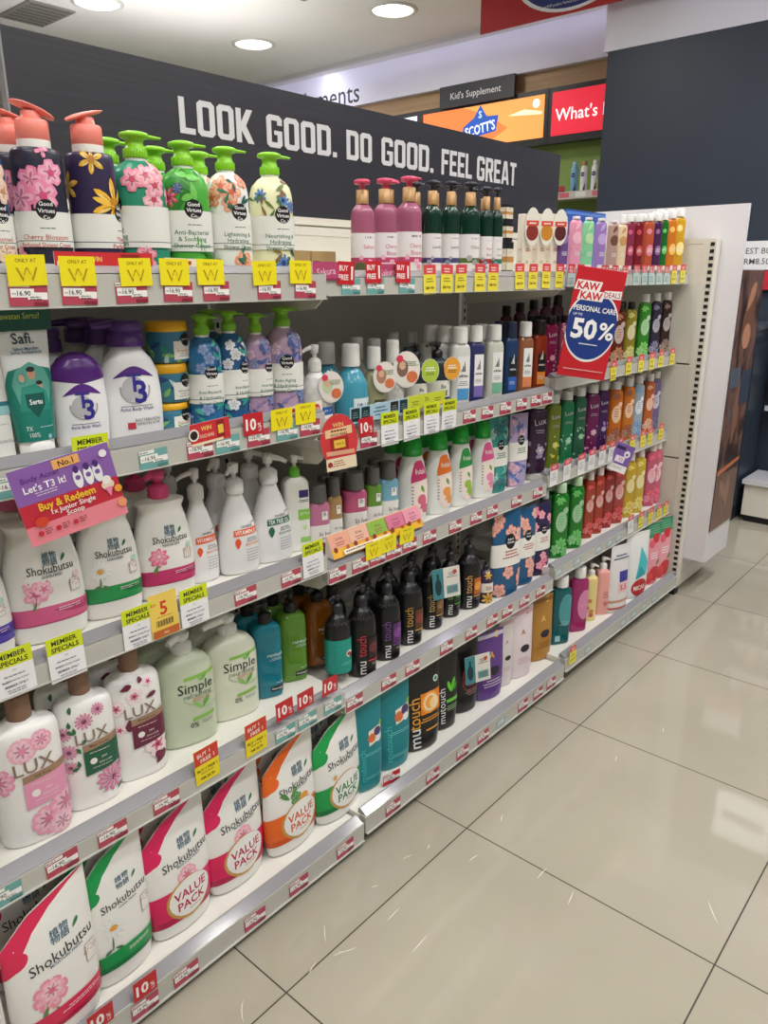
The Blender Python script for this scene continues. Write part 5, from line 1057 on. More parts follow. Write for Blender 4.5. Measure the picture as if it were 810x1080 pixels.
for u, v, w, t, a, p, tr, s, bk in ((382, 709, 30, 616, 'C83A4E', '2A1518', '6A2A2E', 'black pump bottle with red lettering', 1), (408, 692, 28, 604, '7A4A9A', '5A2A6E', '8A4A9E', 'black pump bottle with purple lettering', 1), (431, 676, 28, 592, 'C89A4A', '5A3A22', '8A3A2E', 'black pump bottle with gold lettering and berry print', 1), (454, 660, 25, 582, 'C8A86A', '6A4A2A', 'A87A4A', 'black pump bottle with tan lettering behind the paper tag', 1), (473.5, 648, 22, 572, '6AB04A', '24401F', '4A9A3A', 'black pump bottle with green lettering', 1), (493, 639, 25, 565, 'E8A86A', 'B8682A', 'F0A04A', 'black pump bottle with orange fruit print', 0)):
    q = place('mut', 2, 4, u, w, t, s, '121315', mut(a, p, tr), '26272A', v=v, dir=3.5, back=bk, **mk)[1]
    if u == 454: QT4 = q
# --- fourth shelf, middle bay: small bottle, then pouches
place('tall', 2, 4, 511, 16, 590, 'dark bottle with yellow flowers between the black bottles and navy pouches', '3A2A4E', [('band', .34, .62, 'EDEAE0'), ('fl', .1, .85, .3, 'E8B53A', None, 6, .4, 1), ('fl', .2, .15, .5, 'F2B92E', 'C4861C', 7, .35, .9), ('ln', .2, .5, .5, 3, 'B4584A', .05, .1)], '26272A', v=634)
gpouch(2, 4, 531, 31, 537, 'navy refill pouch with salmon roses, leftmost of three', '1F5A86', ('EFA08E', 'F2B09E'), vb=626)
gpouch(2, 4, 551, 22, 534, 'navy refill pouch with salmon roses, middle of three', '1F5A86', ('EFA08E', 'F2B09E'), vb=615)
gpouch(2, 4, 568, 19, 530, 'plum refill pouch with pink blossoms, rightmost of three', '2C2450', ('F07A9A', 'F49AB0'), vb=605)
# --- fourth shelf, far bay
palm(576, 13, 516, '4A4A5E', '6A6A84', 'smoky grey clear gel at the bay joint', 4, 'B8BAC4', v=594)
palm(587, 18, 509, '1E8A2A', '4AB84A', 'vivid green clear gel, left of the pair', 4, 'B9D8B4', v=587, back=1)
palm(604, 16, 502, '1E8A2A', '4AB84A', 'vivid green clear gel, right of the pair', 4, 'B9D8B4', v=577, back=1)
for u, w, t, v, c, a, s in ((618, 11, 497, 567, 'B84A34', 'D8302E', 'brick red clear gel, leftmost of four'), (628, 11, 492, 562, 'B8442E', 'D8302E', 'brick red clear gel, second of four'), (638, 11, 487, 556, 'A83A38', 'D82A2E', 'crimson clear gel, third of four'), (648.5, 13, 483, 551, 'C0504A', 'D82A2E', 'rose red clear gel, fourth of four'), (660, 12, 477, 545, 'DEBA3A', 'E8C84A', 'honey yellow clear gel, left of the pair'), (670, 12, 473, 540, 'E2C44A', 'EAD05A', 'honey yellow clear gel, right of the pair'), (682, 13, 467, 533, 'DC6A86', 'E84A6A', 'rose pink clear gel, left of the pair'), (695.5, 14, 462, 526, 'E47A90', 'E84A6A', 'rose pink clear gel at the far end')):
    palm(u, w, t, c, a, s, 4, 'EAD6D2', v=v, back=1 if u < 650 else 0)
# --- bottom shelf, near bay: white refill pouches
G13 = 'white refill pouches on the bottom shelf'
def spouch(col, dk, fl, name='MOISTURE FRESH', value=False, x=.12):
    top = [('strip', [(-1.7, .60, .995), (-1.05, .60, .995), (-.80, .63, .995), (-.62, .74, .995), (-.35, .84, .995), (.1, .925, .995), (.6, .97, .995), (1.0, .99, .995)], col), ('disc', -.78, .70, .13, col)]
    d = top+kanji(x+.05, .70, .10)+[('t', 'Shokubutsu', x+.05, .585, .14, '26262A', dict(width=.74, rot=.06)), ('t', name, x+.1, .535, .036, '2E5A7A', dict(width=.42, bold=.006, rot=.05))]+fl
    if value:
        d += [('band', .11, .37, col, -.01), ('band', .11, .16, dk, -.01), ('disc', .10, .265, .35, 'C89A4E', .30), ('disc', .14, .27, .33, 'F1F0EC', .275), ('t', 'VALUE', .14, .31, .125, dk, dict(bold=.02, width=.60)), ('t', 'PACK', .14, .225, .125, dk, dict(bold=.02, width=.52)), ('ln', .25, .165, .3, 1, 'C0A890', .016)]
    else:
        d += [('band', .12, .24, col, -.014), ('band', .115, .15, dk, -.014), ('ln', .4, .215, .5, 2, 'F4E4E8', .012, .03), ('rect', .62, .38, .92, .50, 'B8A898'), ('rect', .635, .385, .905, .495, 'EFEDE8'), ('ln', .77, .475, .2, 3, 'B4705A', .012, .03)]
    return d
rose = [('fl', -.25, .37, .19, 'EE94AA', None, 8, .7, 2), ('fl', -.22, .39, .13, 'F4B0C0', 'E06A88', 7, .8, 2), ('leaf', -.35, .31, 4.3, .16, .05, '5E8A4E'), ('leaf', -.2, .27, 5.2, .1, .04, '6A9A5A')]
rosev = [('fl', .1, .43, .15, 'F2A8BA', 'E0708E', 8, .8, 2)]
daisy2 = [('fl', -.3, .42, .19, 'F6F6F2', None, 13, .26, 1.2), ('fl', -.3, .42, .195, 'DCE4EC', None, 13, .05, 1), ('disc', -.3, .42, .06, 'E8A42E', .045), ('leaf', -.35, .36, 4.6, .22, .025, '5E7A5E'), ('leaf', -.4, .28, 3.6, .13, .05, '4E7A5E'), ('leaf', -.33, .28, -.5, .13, .05, '4E7A5E')]
sk = dict(group=G13, slant=True, brough=.32)
PW = 'EFEEEA'
place('pouch', 1, 5, 66, 92, 934, 'white refill pouch with a rose and crimson corner, nearest the camera', PW, spouch('DB2A56', 'B81F48', rose), v=1082, rz=.06, **sk)
place('pouch', 1, 5, 34, 84, 908, 'white rose refill pouch with crimson corner, behind the nearest pouch', PW, spouch('DB2A56', 'B81F48', rose), v=1020, rz=.05, **sk)
place('pouch', 1, 5, -26, 80, 1000, 'white refill pouch cut off by the bottom left corner', PW, spouch('DB2A56', 'B81F48', []), v=1150, **sk)
place('pouch', 1, 5, 127, 78, 872, 'white refill pouch with a green corner and daisy', PW, spouch('0F9A4E', '0B7A3E', daisy2, 'CLEAR FRESH'), v=1026, back=1, rz=.04, **sk)
place('pouch', 1, 5, 188, 80, 846, 'white value refill pouch with a crimson base, left of the pair', PW, spouch('DE1F5E', 'B8164A', rosev, value=True), v=976, back=1, rz=.04, **sk)
place('pouch', 1, 5, 246, 73, 811, 'white value refill pouch with a crimson base, right of the pair', PW, spouch('DE1F5E', 'B8164A', rosev, value=True), v=930, back=1, rz=.03, **sk)
place('pouch', 1, 5, 303, 66, 775, 'white value refill pouch with an orange base and corner', PW, spouch('EE6A1E', 'D8561A', [('leaf', -.2, .48, .8, .2, .08, '5E9A4E'), ('leaf', -.25, .48, 2.3, .2, .08, '4E8A42'), ('fl', .0, .46, .1, '3E8A42', None, 6), ('disc', .3, .43, .09, 'E8A03A', .07)], 'CLEAR FRESH', True), v=890, back=1, rz=.03, **sk)
place('pouch', 1, 5, 353, 60, 752, 'white value refill pouch with a green base and corner', PW, spouch('16A04E', '0E7A3C', [('fl', -.35, .44, .14, 'F6F6F2', 'E8A42E', 11, .3, 1.2)], 'CLEAR FRESH', True), v=858, back=1, rz=.03, **sk)
# --- bottom shelf, middle bay
tealp = [('t', 'mutouch', -.45, .30, .2, '4AC0C0', dict(rot=PI/2)), ('poly', [(.0, .50), (.9, .54), (.9, .70), (0, .66)], 'E9E2D4'), ('disc', .2, .58, .13, 'D8703A'), ('disc', .62, .63, .13, '4A3A6E'), ('disc', .65, .55, .10, 'E8ECEC'), ('leaf', .7, .68, .8, .2, .1, '8AB84A'), ('ln', .3, .42, .8, 2, '7AD0D0', .02, .05), ('ln', .3, .16, .8, 2, '7AD0D0', .02, .05)]
G14 = 'teal and black refill pouches on the bottom shelf'
place('pouch', 2, 5, 386, 38, 738, 'teal refill pouch with berry picture, left of the pair', '13828C', tealp, v=832, group=G14)
place('pouch', 2, 5, 414, 36, 716, 'teal refill pouch with berry picture, right of the pair', '13828C', tealp, v=806, group=G14, back=1)
bp = lambda acc, pic, tri: [('t', 'mu', -.62, .16, .32, 'E9E9EA', dict(rot=PI/2, bold=.006, width=.48)), ('t', 'touch', -.62, .45, .32, acc, dict(rot=PI/2, bold=.003, width=.76)), ('rect', -.25, .42, 1.0, .66, pic), ('disc', .3, .54, .26, tri), ('disc', .55, .52, .15, 'F8D8A0'), ('ring', .3, .54, .2, .05, 'F4E0C0'), ('ln', .3, .36, .7, 2, acc, .03, .06), ('disc', .7, .78, .08, 'CFE8DA'), ('disc', .7, .78, .05, '3E7A5A'), ('rect', .0, .22, .8, .24, acc)]
place('pouch', 2, 5, 444, 38, 690, 'black refill pouch with an orange fruit picture', '141517', bp('E8A23A', 'E8821E', 'F6A63A'), v=786, group=G14, back=1)
place('pouch', 2, 5, 468, 26, 678, 'black refill pouch with green aloe leaves', '141517', [('t', 'mutouch', -.45, .3, .26, 'E9E9EA', dict(rot=PI/2)), ('leaf', .3, .45, 1.2, .5, .16, '5EBF2E'), ('leaf', .3, .45, .6, .42, .14, '3E9A22'), ('leaf', .3, .45, 1.9, .42, .14, '6ACB3A'), ('rect', -.1, .33, 1, .37, '6ACB3A'), ('ln', .4, .28, .6, 3, '9AC08A', .03, .07)], v=766, group=G14)
QT5 = place('pouch', 2, 5, 490, 25, 672, 'black refill pouch with red stripes behind the paper tag', '161416', [('disc', .3, .62, .25, '8A1F22'), ('ring', .3, .50, .4, .06, 'A83A3A'), ('ring', .3, .42, .4, .05, '8A2A2E'), ('ln', .3, .3, .6, 3, 'B08A8A', .03, .08)], v=748, group=G14)[1]
arch = lambda c, t: [('t', 'A', .0, .66, .2, c, dict(bold=.01)), ('disc', .15, .42, .20, '2A1F2E' if c != '2A2A2A' else '2A2A2A', .13), ('ln', .1, .28, .7, 3, t, .03, .08), ('disc', .45, .93, .10, c), ('disc', .45, .93, .06, 'F0EBE0'), ('band', .905, .96, t)]
G15 = 'slim refill pouches on the bottom shelf'
place('pouch', 2, 5, 514, 30, 665, 'purple slim refill pouch with a gold emblem', '5E3A86', arch('E8B03A', 'D8CCE4'), v=734, group=G15)
place('pouch', 2, 5, 531, 16, 652, 'silver white slim refill pouch half hidden behind its neighbour', 'DCD4D4', arch('8A6A5A', 'C8A8B0'), v=722, group=G15)
place('pouch', 2, 5, 547, 24, 640, 'pale pink slim refill pouch with a bronze emblem', 'E4D6DA', arch('A8762E', 'D8A8B8'), v=712, group=G15)
place('pouch', 2, 5, 568, 24, 628, 'gold brown slim refill pouch at the bay joint', 'B07E34', arch('E8C878', '8A5A22'), v=694, group=G15)
# --- bottom shelf, far bay
place('gel', 3, 5, 588, 22, 606, 'dark teal clear bottle with a white round cap', M('0F6A72', .1, trans=.32), [('disc', .4, .6, .4, '4A9AA0', .8), ('ln', .3, .4, .5, 3, '9ACACA', .03, .08), ('rect', -.6, .06, -.1, .16, '9ACACA')], 'F0F0EE', v=677, bf=.84, cr=.3)
place('gel', 3, 5, 607, 20, 597, 'magenta clear bottle with a white round cap', M('B8327A', .1, trans=.32), [('disc', .5, .5, .4, 'D888B0', .8), ('ln', .3, .5, .5, 2, 'E8B0CC', .03, .08)], 'F0F0EE', v=664, bf=.84, cr=.3)
pf = dict(reach=.5, cr=.24, dir=-.3, bf=.80, dr=.8)
place('gel', 3, 5, 620, 14, 594, 'cream yellow pump bottle with fruit print', 'E8D68E', scatter(5, 81, .1, .5, blossom(('D86A3A', '8AA84A', 'C83A4E'), None, .2), 1), 'F2F0EA', v=653, captype='hook', **pf)
place('gel', 3, 5, 632, 16, 587, 'salmon pink pump bottle with a small print', 'EBA8A0', [('ln', .4, .5, .5, 5, 'B85A5A', .04, .1), ('fl', .4, .25, .2, 'C86A6A', None, 5)], 'F2F0EA', v=646, captype='hook', **pf)
place('pouch', 3, 5, 649, 24, 571, 'white refill pouch with a red number and purple patch', 'E2E0E0', [('ln', .05, .84, .8, 2, '3A4A7A', .05, .11), ('rect', -.2, .46, .7, .62, '3A3A9A'), ('rect', -.3, .30, .7, .46, 'E8C8C8'), ('t', '5.5', .2, .38, .2, 'D02A3A', dict(bold=.03)), ('band', .16, .20, 'C89A84'), ('band', .06, .09, 'C85A4A')], v=645)
place('pouch', 3, 5, 667, 25, 556, 'white refill pouch with a teal triangle and red bubble', 'E6E8E6', [('poly', [(.2, .78), (.9, .5), (.6, .34), (-.3, .30)], '4AC0C8'), ('poly', [(-.3, .30), (.6, .34), (.1, .5)], '2A9AA8'), ('disc', .1, .16, .34, 'B8242E', .26), ('t', 'MICAR', .1, .16, .14, 'F4E8E8', dict(bold=.02, width=.5))], v=628)
straw = [('band', .76, .99, '3E8A62'), ('ln', .0, .93, .9, 4, '7FBFA0', .03, .09), ('disc', .3, .74, .2, 'D0303E'), ('disc', -.2, .66, .16, 'E0606E'), ('ln', .1, .5, .6, 3, 'F8ECEC', .05, .1), ('disc', .2, .18, .3, 'C8303A'), ('disc', -.4, .12, .24, 'D84A4A'), ('leaf', .3, .32, .6, .3, .14, '4E8A3E')]
place('pouch', 3, 5, 683, 18, 541, 'pink strawberry refill pouch, left of the pair', 'E89AA8', straw, v=615, group='strawberry pouches on the bottom shelf')
place('pouch', 3, 5, 697, 18, 533, 'pink strawberry refill pouch, right of the pair at the far end', 'EAA2AE', straw, v=606, group='strawberry pouches on the bottom shelf')

# blue card panel standing at the back of the far top shelf
x0_, x1_ = hit(597, 224, 1, 1.40)[0], hit(639, 224, 1, 1.40)[0]; zt_ = hit(612, 222, 1, 1.40)[2]-deck(3, 1)
root = empty('display_card', (x0_, 1.40, deck(3, 1)), 0, 'bright blue card panel standing behind the tube-shaped gels on the far top shelf', 'card')
mb = MB(); mb.box(0, 0, 0, x1_-x0_, .006, zt_, M('1F55B4', .4)); mb.box(0, -.001, zt_*.93, x1_-x0_, -.0004, zt_*.97, M('5A8AD8', .4)); mb.build('panel', root)
mb = MB(); mb.prism([(.0065, 0), (.05, 0), (.0065, zt_*.5)], 0, .02, .024, M('1F55B4', .4)); mb.build('stand', root)

for k, (u, v) in enumerate(((531, 322), (545, 319), (559, 316), (572, 313), (584, 311))):
    place('gel', 2 if u < 586 else 3, 2, u, 13, v, 'dark plum black-capped bottle in the back row, %s from the far bay' % ('fifth', 'fourth', 'third', 'second', 'first')[k], '4A1A34', [('ln', .2, .6, .5, 3, '9A6A84', .05, .12)], '141214', group='dark bottles in the back row of the second shelf', dy=.24, cr=.34)
# ------------------------------------------------------------------ price tickets and promotion cards
def card(mb, w, h, col, th=.0007, z0=None):
    mb.box(-w/2, 0, -h/2 if z0 is None else z0, w/2, th, h/2 if z0 is None else z0+h, M(col, .4))
def t_price(c, c2):
    def f(mb):
        w, h = .056, .032; card(mb, w, h, c); D = Deco(mb, Flat(0), .0001, .0001)
        D.rect(-.028, .010, .002, .0158, M('F1EFEC')); D.lines(-.027, .0118, .024, 1, M('4A4A50'), .0016, .003, align='L')
        D.rect(-.026, -.004, .008, .008, M('F4F2EF')); D.rect(-.002, -.007, .027, .003, M('F4F2EF'))
        D.text('RM', -.021, .001, .0028, M('3A3A40')); D.text('16.90', -.007, .002, .007, M('2A2A30'), .008); D.lines(.001, -.004, .022, 2, M('5A5A60'), .0012, .003, align='L')
        D.rect(.006, -.0155, .026, -.0105, M(c2))
    return f
def t_member(mb):
    w, h = .062, .078; card(mb, w, h, 'F0EFF2'); D = Deco(mb, Flat(0), .0001, .0001)
    D.rect(-w/2, .010, w/2, h/2, M('D3E021')); D.text('MEMBER', 0, .0295, .0085, M('2A2E14'), .022, width=.054); D.text('SPECIALS', 0, .0175, .0085, M('2A2E14'), .022, width=.054)
    D.text('only', 0, .004, .0025, M('4A4A50')); D.lines(0, -.006, .05, 1, M('6A6A78'), .0016); D.text('MEMBER EXTRA POINT', 0, -.0135, .003, M('3A3A48'), .006, width=.048); D.text('MEMBER ONLY', 0, -.022, .004, M('3A3A58'), .008); D.lines(0, -.030, .044, 2, M('7A7A88'), .0014, .004)
def t_w(mb):
    w, h = .056, .042; card(mb, w, h, 'F2E21C'); D = Deco(mb, Flat(0), .0001, .0001)
    D.text('ONLY AT', 0, .0135, .0052, M('8A6E10'), .01); D.text('W', 0, -.005, .020, M('B8961A'), .0, sx=1.1)
    D.text('W', 0, -.005, .013, M('F2E21C'), .0, sx=1.1)
def t_ten(mb):
    w, h = .048, .042; card(mb, w, h, 'C4202C'); D = Deco(mb, Flat(0), .0001, .0001)
    D.text('10', -.006, .0, .022, M('F6F4F2'), .03); D.text('%', .0145, -.004, .010, M('F6F4F2'), .01); D.text('off', .015, -.013, .005, M('F6F4F2'))
def t_buy(mb):
    w, h = .056, .076; card(mb, w, h, 'F2DC16'); D = Deco(mb, Flat(0), .0001, .0001)
    D.rect(-w/2, .004, w/2, h/2, M('D23A2A')); D.text('BUY 1', -.006, .026, .009, M('F8EDE6'), .015, .1, width=.036); D.text('FREE 1', .002, .013, .009, M('F8EDE6'), .015, .1, width=.042)
    D.text('BUY 1 FREE 1', 0, -.008, .006, M('3A3410'), .012, width=.048); D.lines(0, -.017, .042, 1, M('6A5E14'), .0016); D.text('RM 26.90', 0, -.027, .006, M('3A3410'), .008)
def t_bf(mb):
    w, h = .050, .045; card(mb, w, h, 'C8242E'); D = Deco(mb, Flat(0), .0001, .0001)
    D.text('BUY', -.008, .010, .011, M('F6F2F0'), .02, width=.026); D.text('FREE', -.008, -.008, .011, M('F6F2F0'), .02, width=.028); D.text('1', .0165, .001, .026, M('F6F2F0'), .03)
def t_py(mb):
    w, h = .046, .066; card(mb, w, h, 'EFE04A'); D = Deco(mb, Flat(0), .0001, .0001)
    D.rect(-w/2, .012, w/2, h/2, M('DE4A50')); D.lines(0, .022, .034, 2, M('F8E4E0'), .003, .006); D.lines(0, .001, .032, 2, M('8A7A1E'), .0022, .006); D.text('RM 9.90', 0, -.018, .0065, M('5A4E14'), .01, width=.036)
def t_pop(mb):
    w, h = .050, .072; card(mb, w, h, 'E9E9EA'); D = Deco(mb, Flat(0), .0001, .0001)
    D.rect(-w/2, .016, w/2, h/2, M('D8424E')); D.text('POP', 0, .026, .010, M('F8ECEA'), .02, .1); D.lines(0, .004, .036, 4, M('7A7A82'), .002, .007)
def t_rt(mb):
    w, h = .046, .066; card(mb, w, h, 'B9D0CE'); D = Deco(mb, Flat(0), .0001, .0001)
    D.rect(-w/2, .008, w/2, h/2, M('D0303E')); D.text('BUY', -.004, .024, .008, M('F6F2F0'), .015); D.text('FREE', -.004, .014, .008, M('F6F2F0'), .015, width=.026); D.text('1', .016, .019, .017, M('F6F2F0'), .02); D.lines(0, -.008, .036, 3, M('5E7E7E'), .002, .007)
def t_grey(mb):
    w, h = .05, .028; card(mb, w, h, 'A9B9BA'); D = Deco(mb, Flat(0), .0001, .0001); D.rect(-.02, -.004, .012, .008, M('D5DEDE')); D.lines(-.018, .001, .026, 1, M('5A6A6A'), .0018, align='L')
def t_five(mb):
    w, h = .058, .086; card(mb, w, h, 'EFCF5E'); D = Deco(mb, Flat(0), .0001, .0001)
    D.text('5', .0, .015, .026, M('D2382A'), .02); D.text('RM', -.02, .024, .006, M('D2382A')); D.lines(0, -.003, .046, 1, M('B87A2A'), .0014)
    for k in range(13): D.rect(-.018+.0028*k, -.020, -.018+.0028*k+(.0008, .0018)[k % 2], -.008, M('4A3A2A'))
    D.rect(-.027, -.040, .027, -.026, M('C2642A')); D.text('ALL', 0, -.033, .005, M('F4E4C4'), .01)
TK = dict(pink=(t_price('B6465A', '86283A'), 'price_ticket', 'crimson and white price ticket'), teal=(t_price('6FA9A6', '4A8481'), 'price_ticket', 'teal and white price ticket'),
 member=(t_member, 'promotion_ticket', 'lime-topped white member ticket'), w=(t_w, 'promotion_ticket', 'bright yellow square ticket'), ten=(t_ten, 'promotion_ticket', 'red ten percent ticket'), buy=(t_buy, 'promotion_ticket', 'red and yellow buy-one ticket'),
 bf=(t_bf, 'promotion_ticket', 'red buy-one-free-one ticket'), py=(t_py, 'promotion_ticket', 'red-topped yellow ticket'), pop=(t_pop, 'promotion_ticket', 'red-topped white ticket'), rt=(t_rt, 'promotion_ticket', 'red-topped pale teal ticket'), grey=(t_grey, 'price_ticket', 'pale grey price ticket'), five=(t_five, 'promotion_ticket', 'golden price card with a red five'))
TKH = dict(pink=.032, teal=.032, member=.078, w=.042, ten=.042, buy=.076, bf=.045, py=.066, pop=.072, rt=.066, grey=.028, five=.086)
TMESH = {}; USED = {}
def bayof(X): return 1 if X < JX[1] else 2 if X < JX[2] else 3
def ticket(kind, sh, u, v, bay=None):
    y = YF[sh]-.0012
    X = hit(u, v, 1, y)[0]; b = bay or bayof(X)
    if b == 1 and sh < 5: y -= .006
    y += .0004 if kind in ('pink', 'teal', 'grey') else -.0006-.0011*len([1 for q in TLIST if q[1] == sh and abs(q[0]-X) < .06]) if kind != 'w' else -.002
    P_ = hit(u, v, 1, y); X, Z = P_[0], P_[2]
    if kind in ('pink', 'teal', 'grey'): Z = ZB[b, sh]+FACE[b, sh]/2-(.004 if FACE[b, sh] > .04 else 0)
    X = min(max(X, JX[b-1]+.03), JX[b]-.03)
    TLIST.append((X, sh, y))
    fn, nm, ph = TK[kind]
    near = sorted([p for p in PRODS if p[1] == sh and p[0] == b], key=lambda p: abs(p[4]-X))
    lab = None
    for p in near[:8]:
        rel = 'under' if abs(p[4]-X) < p[7]*.5 else 'left of' if X < p[4] else 'right of'
        c = '%s %s the %s' % (ph, rel, p[3])
        for alt in (c, c.replace('crimson and white', 'crimson').replace('teal and white', 'teal'), '%s %s %s' % (ph.split(' and ')[-1] if 0 else ph, rel, p[3])):
            if len(alt.split()) <= 16 and alt not in USED: lab = alt; break
        if lab: break
    if not lab: lab = '%s on the %s %s shelf near the %s end' % (ph, BAYN[b], SHN[sh], 'left' if X < (JX[b-1]+JX[b])/2 else 'right')
    USED[lab] = 1
    if kind not in TMESH:
        mb = MB(); fn(mb); o = mb.build(nm); TMESH[kind] = o
    else:
        o = TMESH[kind].copy(); COL.objects.link(o)
    o.location = (X, y-.0008, Z); o.rotation_euler = (R0.uniform(-.04, .04) if kind not in ('pink', 'teal', 'grey') else 0, R0.uniform(-.03, .03), 0)
    tag(o, lab, 'ticket', '%ss on the %s shelf' % (ph.replace(' with a red five', ''), SHN[sh]))
TLIST = []
def row(kind, sh, pts, bay=None):
    for u, v in pts: ticket(kind, sh, u, v, bay)
row('pink', 1, [(30, 310), (84, 309.5), (139, 308.5), (188, 307.5), (228, 306.5), (284, 305), (322, 305)], 1)
row('w', 1, [(28, 285), (82, 286), (143, 287), (184, 287), (222, 287), (279, 288), (317, 287)], 1)
row('teal', 1, [(370, 303), (396, 302), (429, 301)], 2)
row('bf', 1, [(365, 288), (394, 287), (425, 287)], 2)
row('py', 1, [(453, 295), (471, 294.5), (486, 294), (506, 293), (520, 292.6), (548, 291.6), (562, 291.6), (576, 291), (590, 291)], 2)
row('rt', 1, [(602, 291), (612, 291), (637, 291), (648, 291), (659, 291), (671, 290), (680, 290), (687, 290), (695, 290), (703, 290)], 3)
row('py', 1, [(711, 289), (720, 288.5)], 3)
row('teal', 2, [(14, 512), (162, 483), (240, 467), (303, 459)], 1)
row('pink', 2, [(211, 472), (273, 465), (327, 454)], 1)
row('member', 2, [(97, 484)], 1); row('ten', 2, [(267, 447)], 1); row('w', 2, [(297, 442), (322, 436)], 1)
row('pink', 2, [(389, 466), (495, 440), (514, 435), (533, 430), (550, 426), (565, 422), (577, 419)], 2)
row('ten', 2, [(386, 450)], 2); row('member', 2, [(411, 452), (434, 447), (455, 441), (473.6, 437)], 2)
row('py', 2, [(647, 391), (663, 386), (676, 383.5), (687.5, 381), (697, 378.5), (709, 376)], 3)
row('member', 3, [(15, 708), (70, 692), (146, 661), (205, 639)], 1); row('five', 3, [(173, 648)], 1); row('member', 3, [(330, 589)], 1); row('pink', 3, [(259, 625), (307, 607)], 1)
row('pink', 3, [(356, 609), (380, 600), (398, 592), (415, 585), (432, 578), (453, 567), (480, 556.5), (502, 548), (519, 540), (544.6, 529), (567, 520)], 2)
row('w', 3, [(394, 580), (410, 573), (429, 564)], 2)
row('pop', 3, [(584, 501), (598, 495), (613, 489.5), (624, 484.5), (635, 480), (645, 476), (654, 472)], 3)
row('py', 3, [(667, 467.5), (678, 462.6), (685.6, 460), (697, 455)], 3)
row('pink', 4, [(175, 839), (118, 871), (65, 905)], 1); row('teal', 4, [(4, 942), (300.6, 764), (324, 752), (351, 737)], 1)
row('buy', 4, [(218, 805), (270, 777)], 1); row('ten', 4, [(300, 748), (322, 737), (348, 723)], 1)
row('pink', 4, [(374, 742), (410, 718), (435, 703), (471, 681), (497, 665), (519, 652), (535, 641), (553, 631), (570, 622)], 2)
row('grey', 4, [(589, 602), (609, 590), (631.5, 579), (643, 572), (652.6, 564)], 3); row('pop', 4, [(665, 553)], 3); row('py', 4, [(676, 548), (686, 543.6), (695, 539.5), (702, 536)], 3)
row('pink', 5, [(153, 1058), (196, 1022), (268.6, 963), (315, 930), (364, 888)], 1); row('ten', 5, [(153, 1040), (106, 1074)], 1)
row('pink', 5, [(414.5, 849), (456.5, 810), (488, 788), (510, 768), (552, 736), (568, 722), (582, 709)], 2); row('grey', 5, [(529, 751)], 2)
row('grey', 5, [(621, 677), (658, 648), (669, 642), (680, 632), (691, 621)], 3); row('py', 5, [(604, 690)], 3)
# a ticket standing on the bottom deck in front of the teal pouches
mb = MB(); t_price('C4202C', '8E1A24')(mb); p_ = hit(413, 818, 1, 1.075)
tag(mb.build('price_ticket', None, (p_[0], 1.075, deck(2, 5)+.018), -.2), 'red and white ticket standing on the bottom shelf against the right teal pouch', 'ticket')
# cards placed with their plane facing the aisle: centre pixel on a plane y, size and roll
def acard(u, v, y, w, h, roll, name, label, cat, fn, yaw=0, th=.0012, col='F0EEEC'):
    p = hit(u, v, 1, y); mb = MB(); mb.box(-w/2, 0, -h/2, w/2, th, h/2, M(col, .4)); fn(Deco(mb, Flat(0), .00015, .00012), mb, w, h)
    o = mb.build(name); o.matrix_world = Matrix.Translation(p) @ Matrix.Rotation(yaw, 4, 'Z') @ Matrix.Rotation(roll, 4, 'Y')
    return tag(o, label, cat)
def f_t3(D, mb, w, h):
    D.rect(-w/2, -.005, w/2, h/2, M('8E62B0')); D.rect(-w/2, -h/2, w/2, -.028, M('F08A98')); D.rect(-w/2, -.030, w/2, .004, M('C8283E'))
    D.text('Body Acne?', -w*.22, h*.34, .009, M('5A2A86'), .01, width=.055); D.text("Let's T3 It!", -w*.2, h*.22, .011, M('F6F0F8'), .02, width=.062); D.lines(-w*.2, h*.14, .05, 2, M('E4D4EE'), .0014, .004)
    D.rect(-.012, h*.36, .028, h*.48, M('F2B46A')); D.text('No.1', .008, h*.42, .009, M('4A2A1E'), .02)
    for k, (x, c) in enumerate(((.018, 'F2F2F4'), (.034, 'F2F2F4'), (.048, 'EDEDF2'))):
        D.disc(x, .020, .007, M(c), 16, .016); D.disc(x, .034, .0045, M('4E2A7A'), 12, .006); D.disc(x, .021, .004, M('7A5AA8'), 10)
    D.disc(w*.42, h*.38, .006, M('F2EFF6'))
    D.text('Buy & Redeem', -.006, -.004, .012, M('F6C63A'), .03, width=.085); D.text('1x Junior Single', .0, -.016, .008, M('FAEFF0'), .015, width=.07); D.text('Scoop', .0, -.025, .008, M('FAEFF0'), .015)
    D.disc(w*.38, -.004, .010, M('E9D6C0'), 14, .008); D.disc(w*.38, .004, .007, M('F4EFE8')); D.poly([(w*.38-.006, -.008), (w*.38+.006, -.008), (w*.38, -.024)], M('F08AB0'))
    for k in range(3): D.disc(-w*.38+k*.026, -h*.36, .004, M('C8283E')); D.lines(-w*.38+k*.026+.006, -h*.33, .016, 3, M('7A2A34'), .0012, .0034, align='L')
    D.disc(-w*.34, -.026, .010, M('D8452E'), 14, .008); D.disc(w*.47, -h*.12, .006, M('F0A03A')); D.disc(w*.47, -h*.32, .007, M('F4A06E'))
acard(74, 521, 1.085, .150, .120, -.18, 'promotion_card', 'purple and red slanted promotion card hung over the third shelf at the left', 'promotion card', f_t3, yaw=-.2)
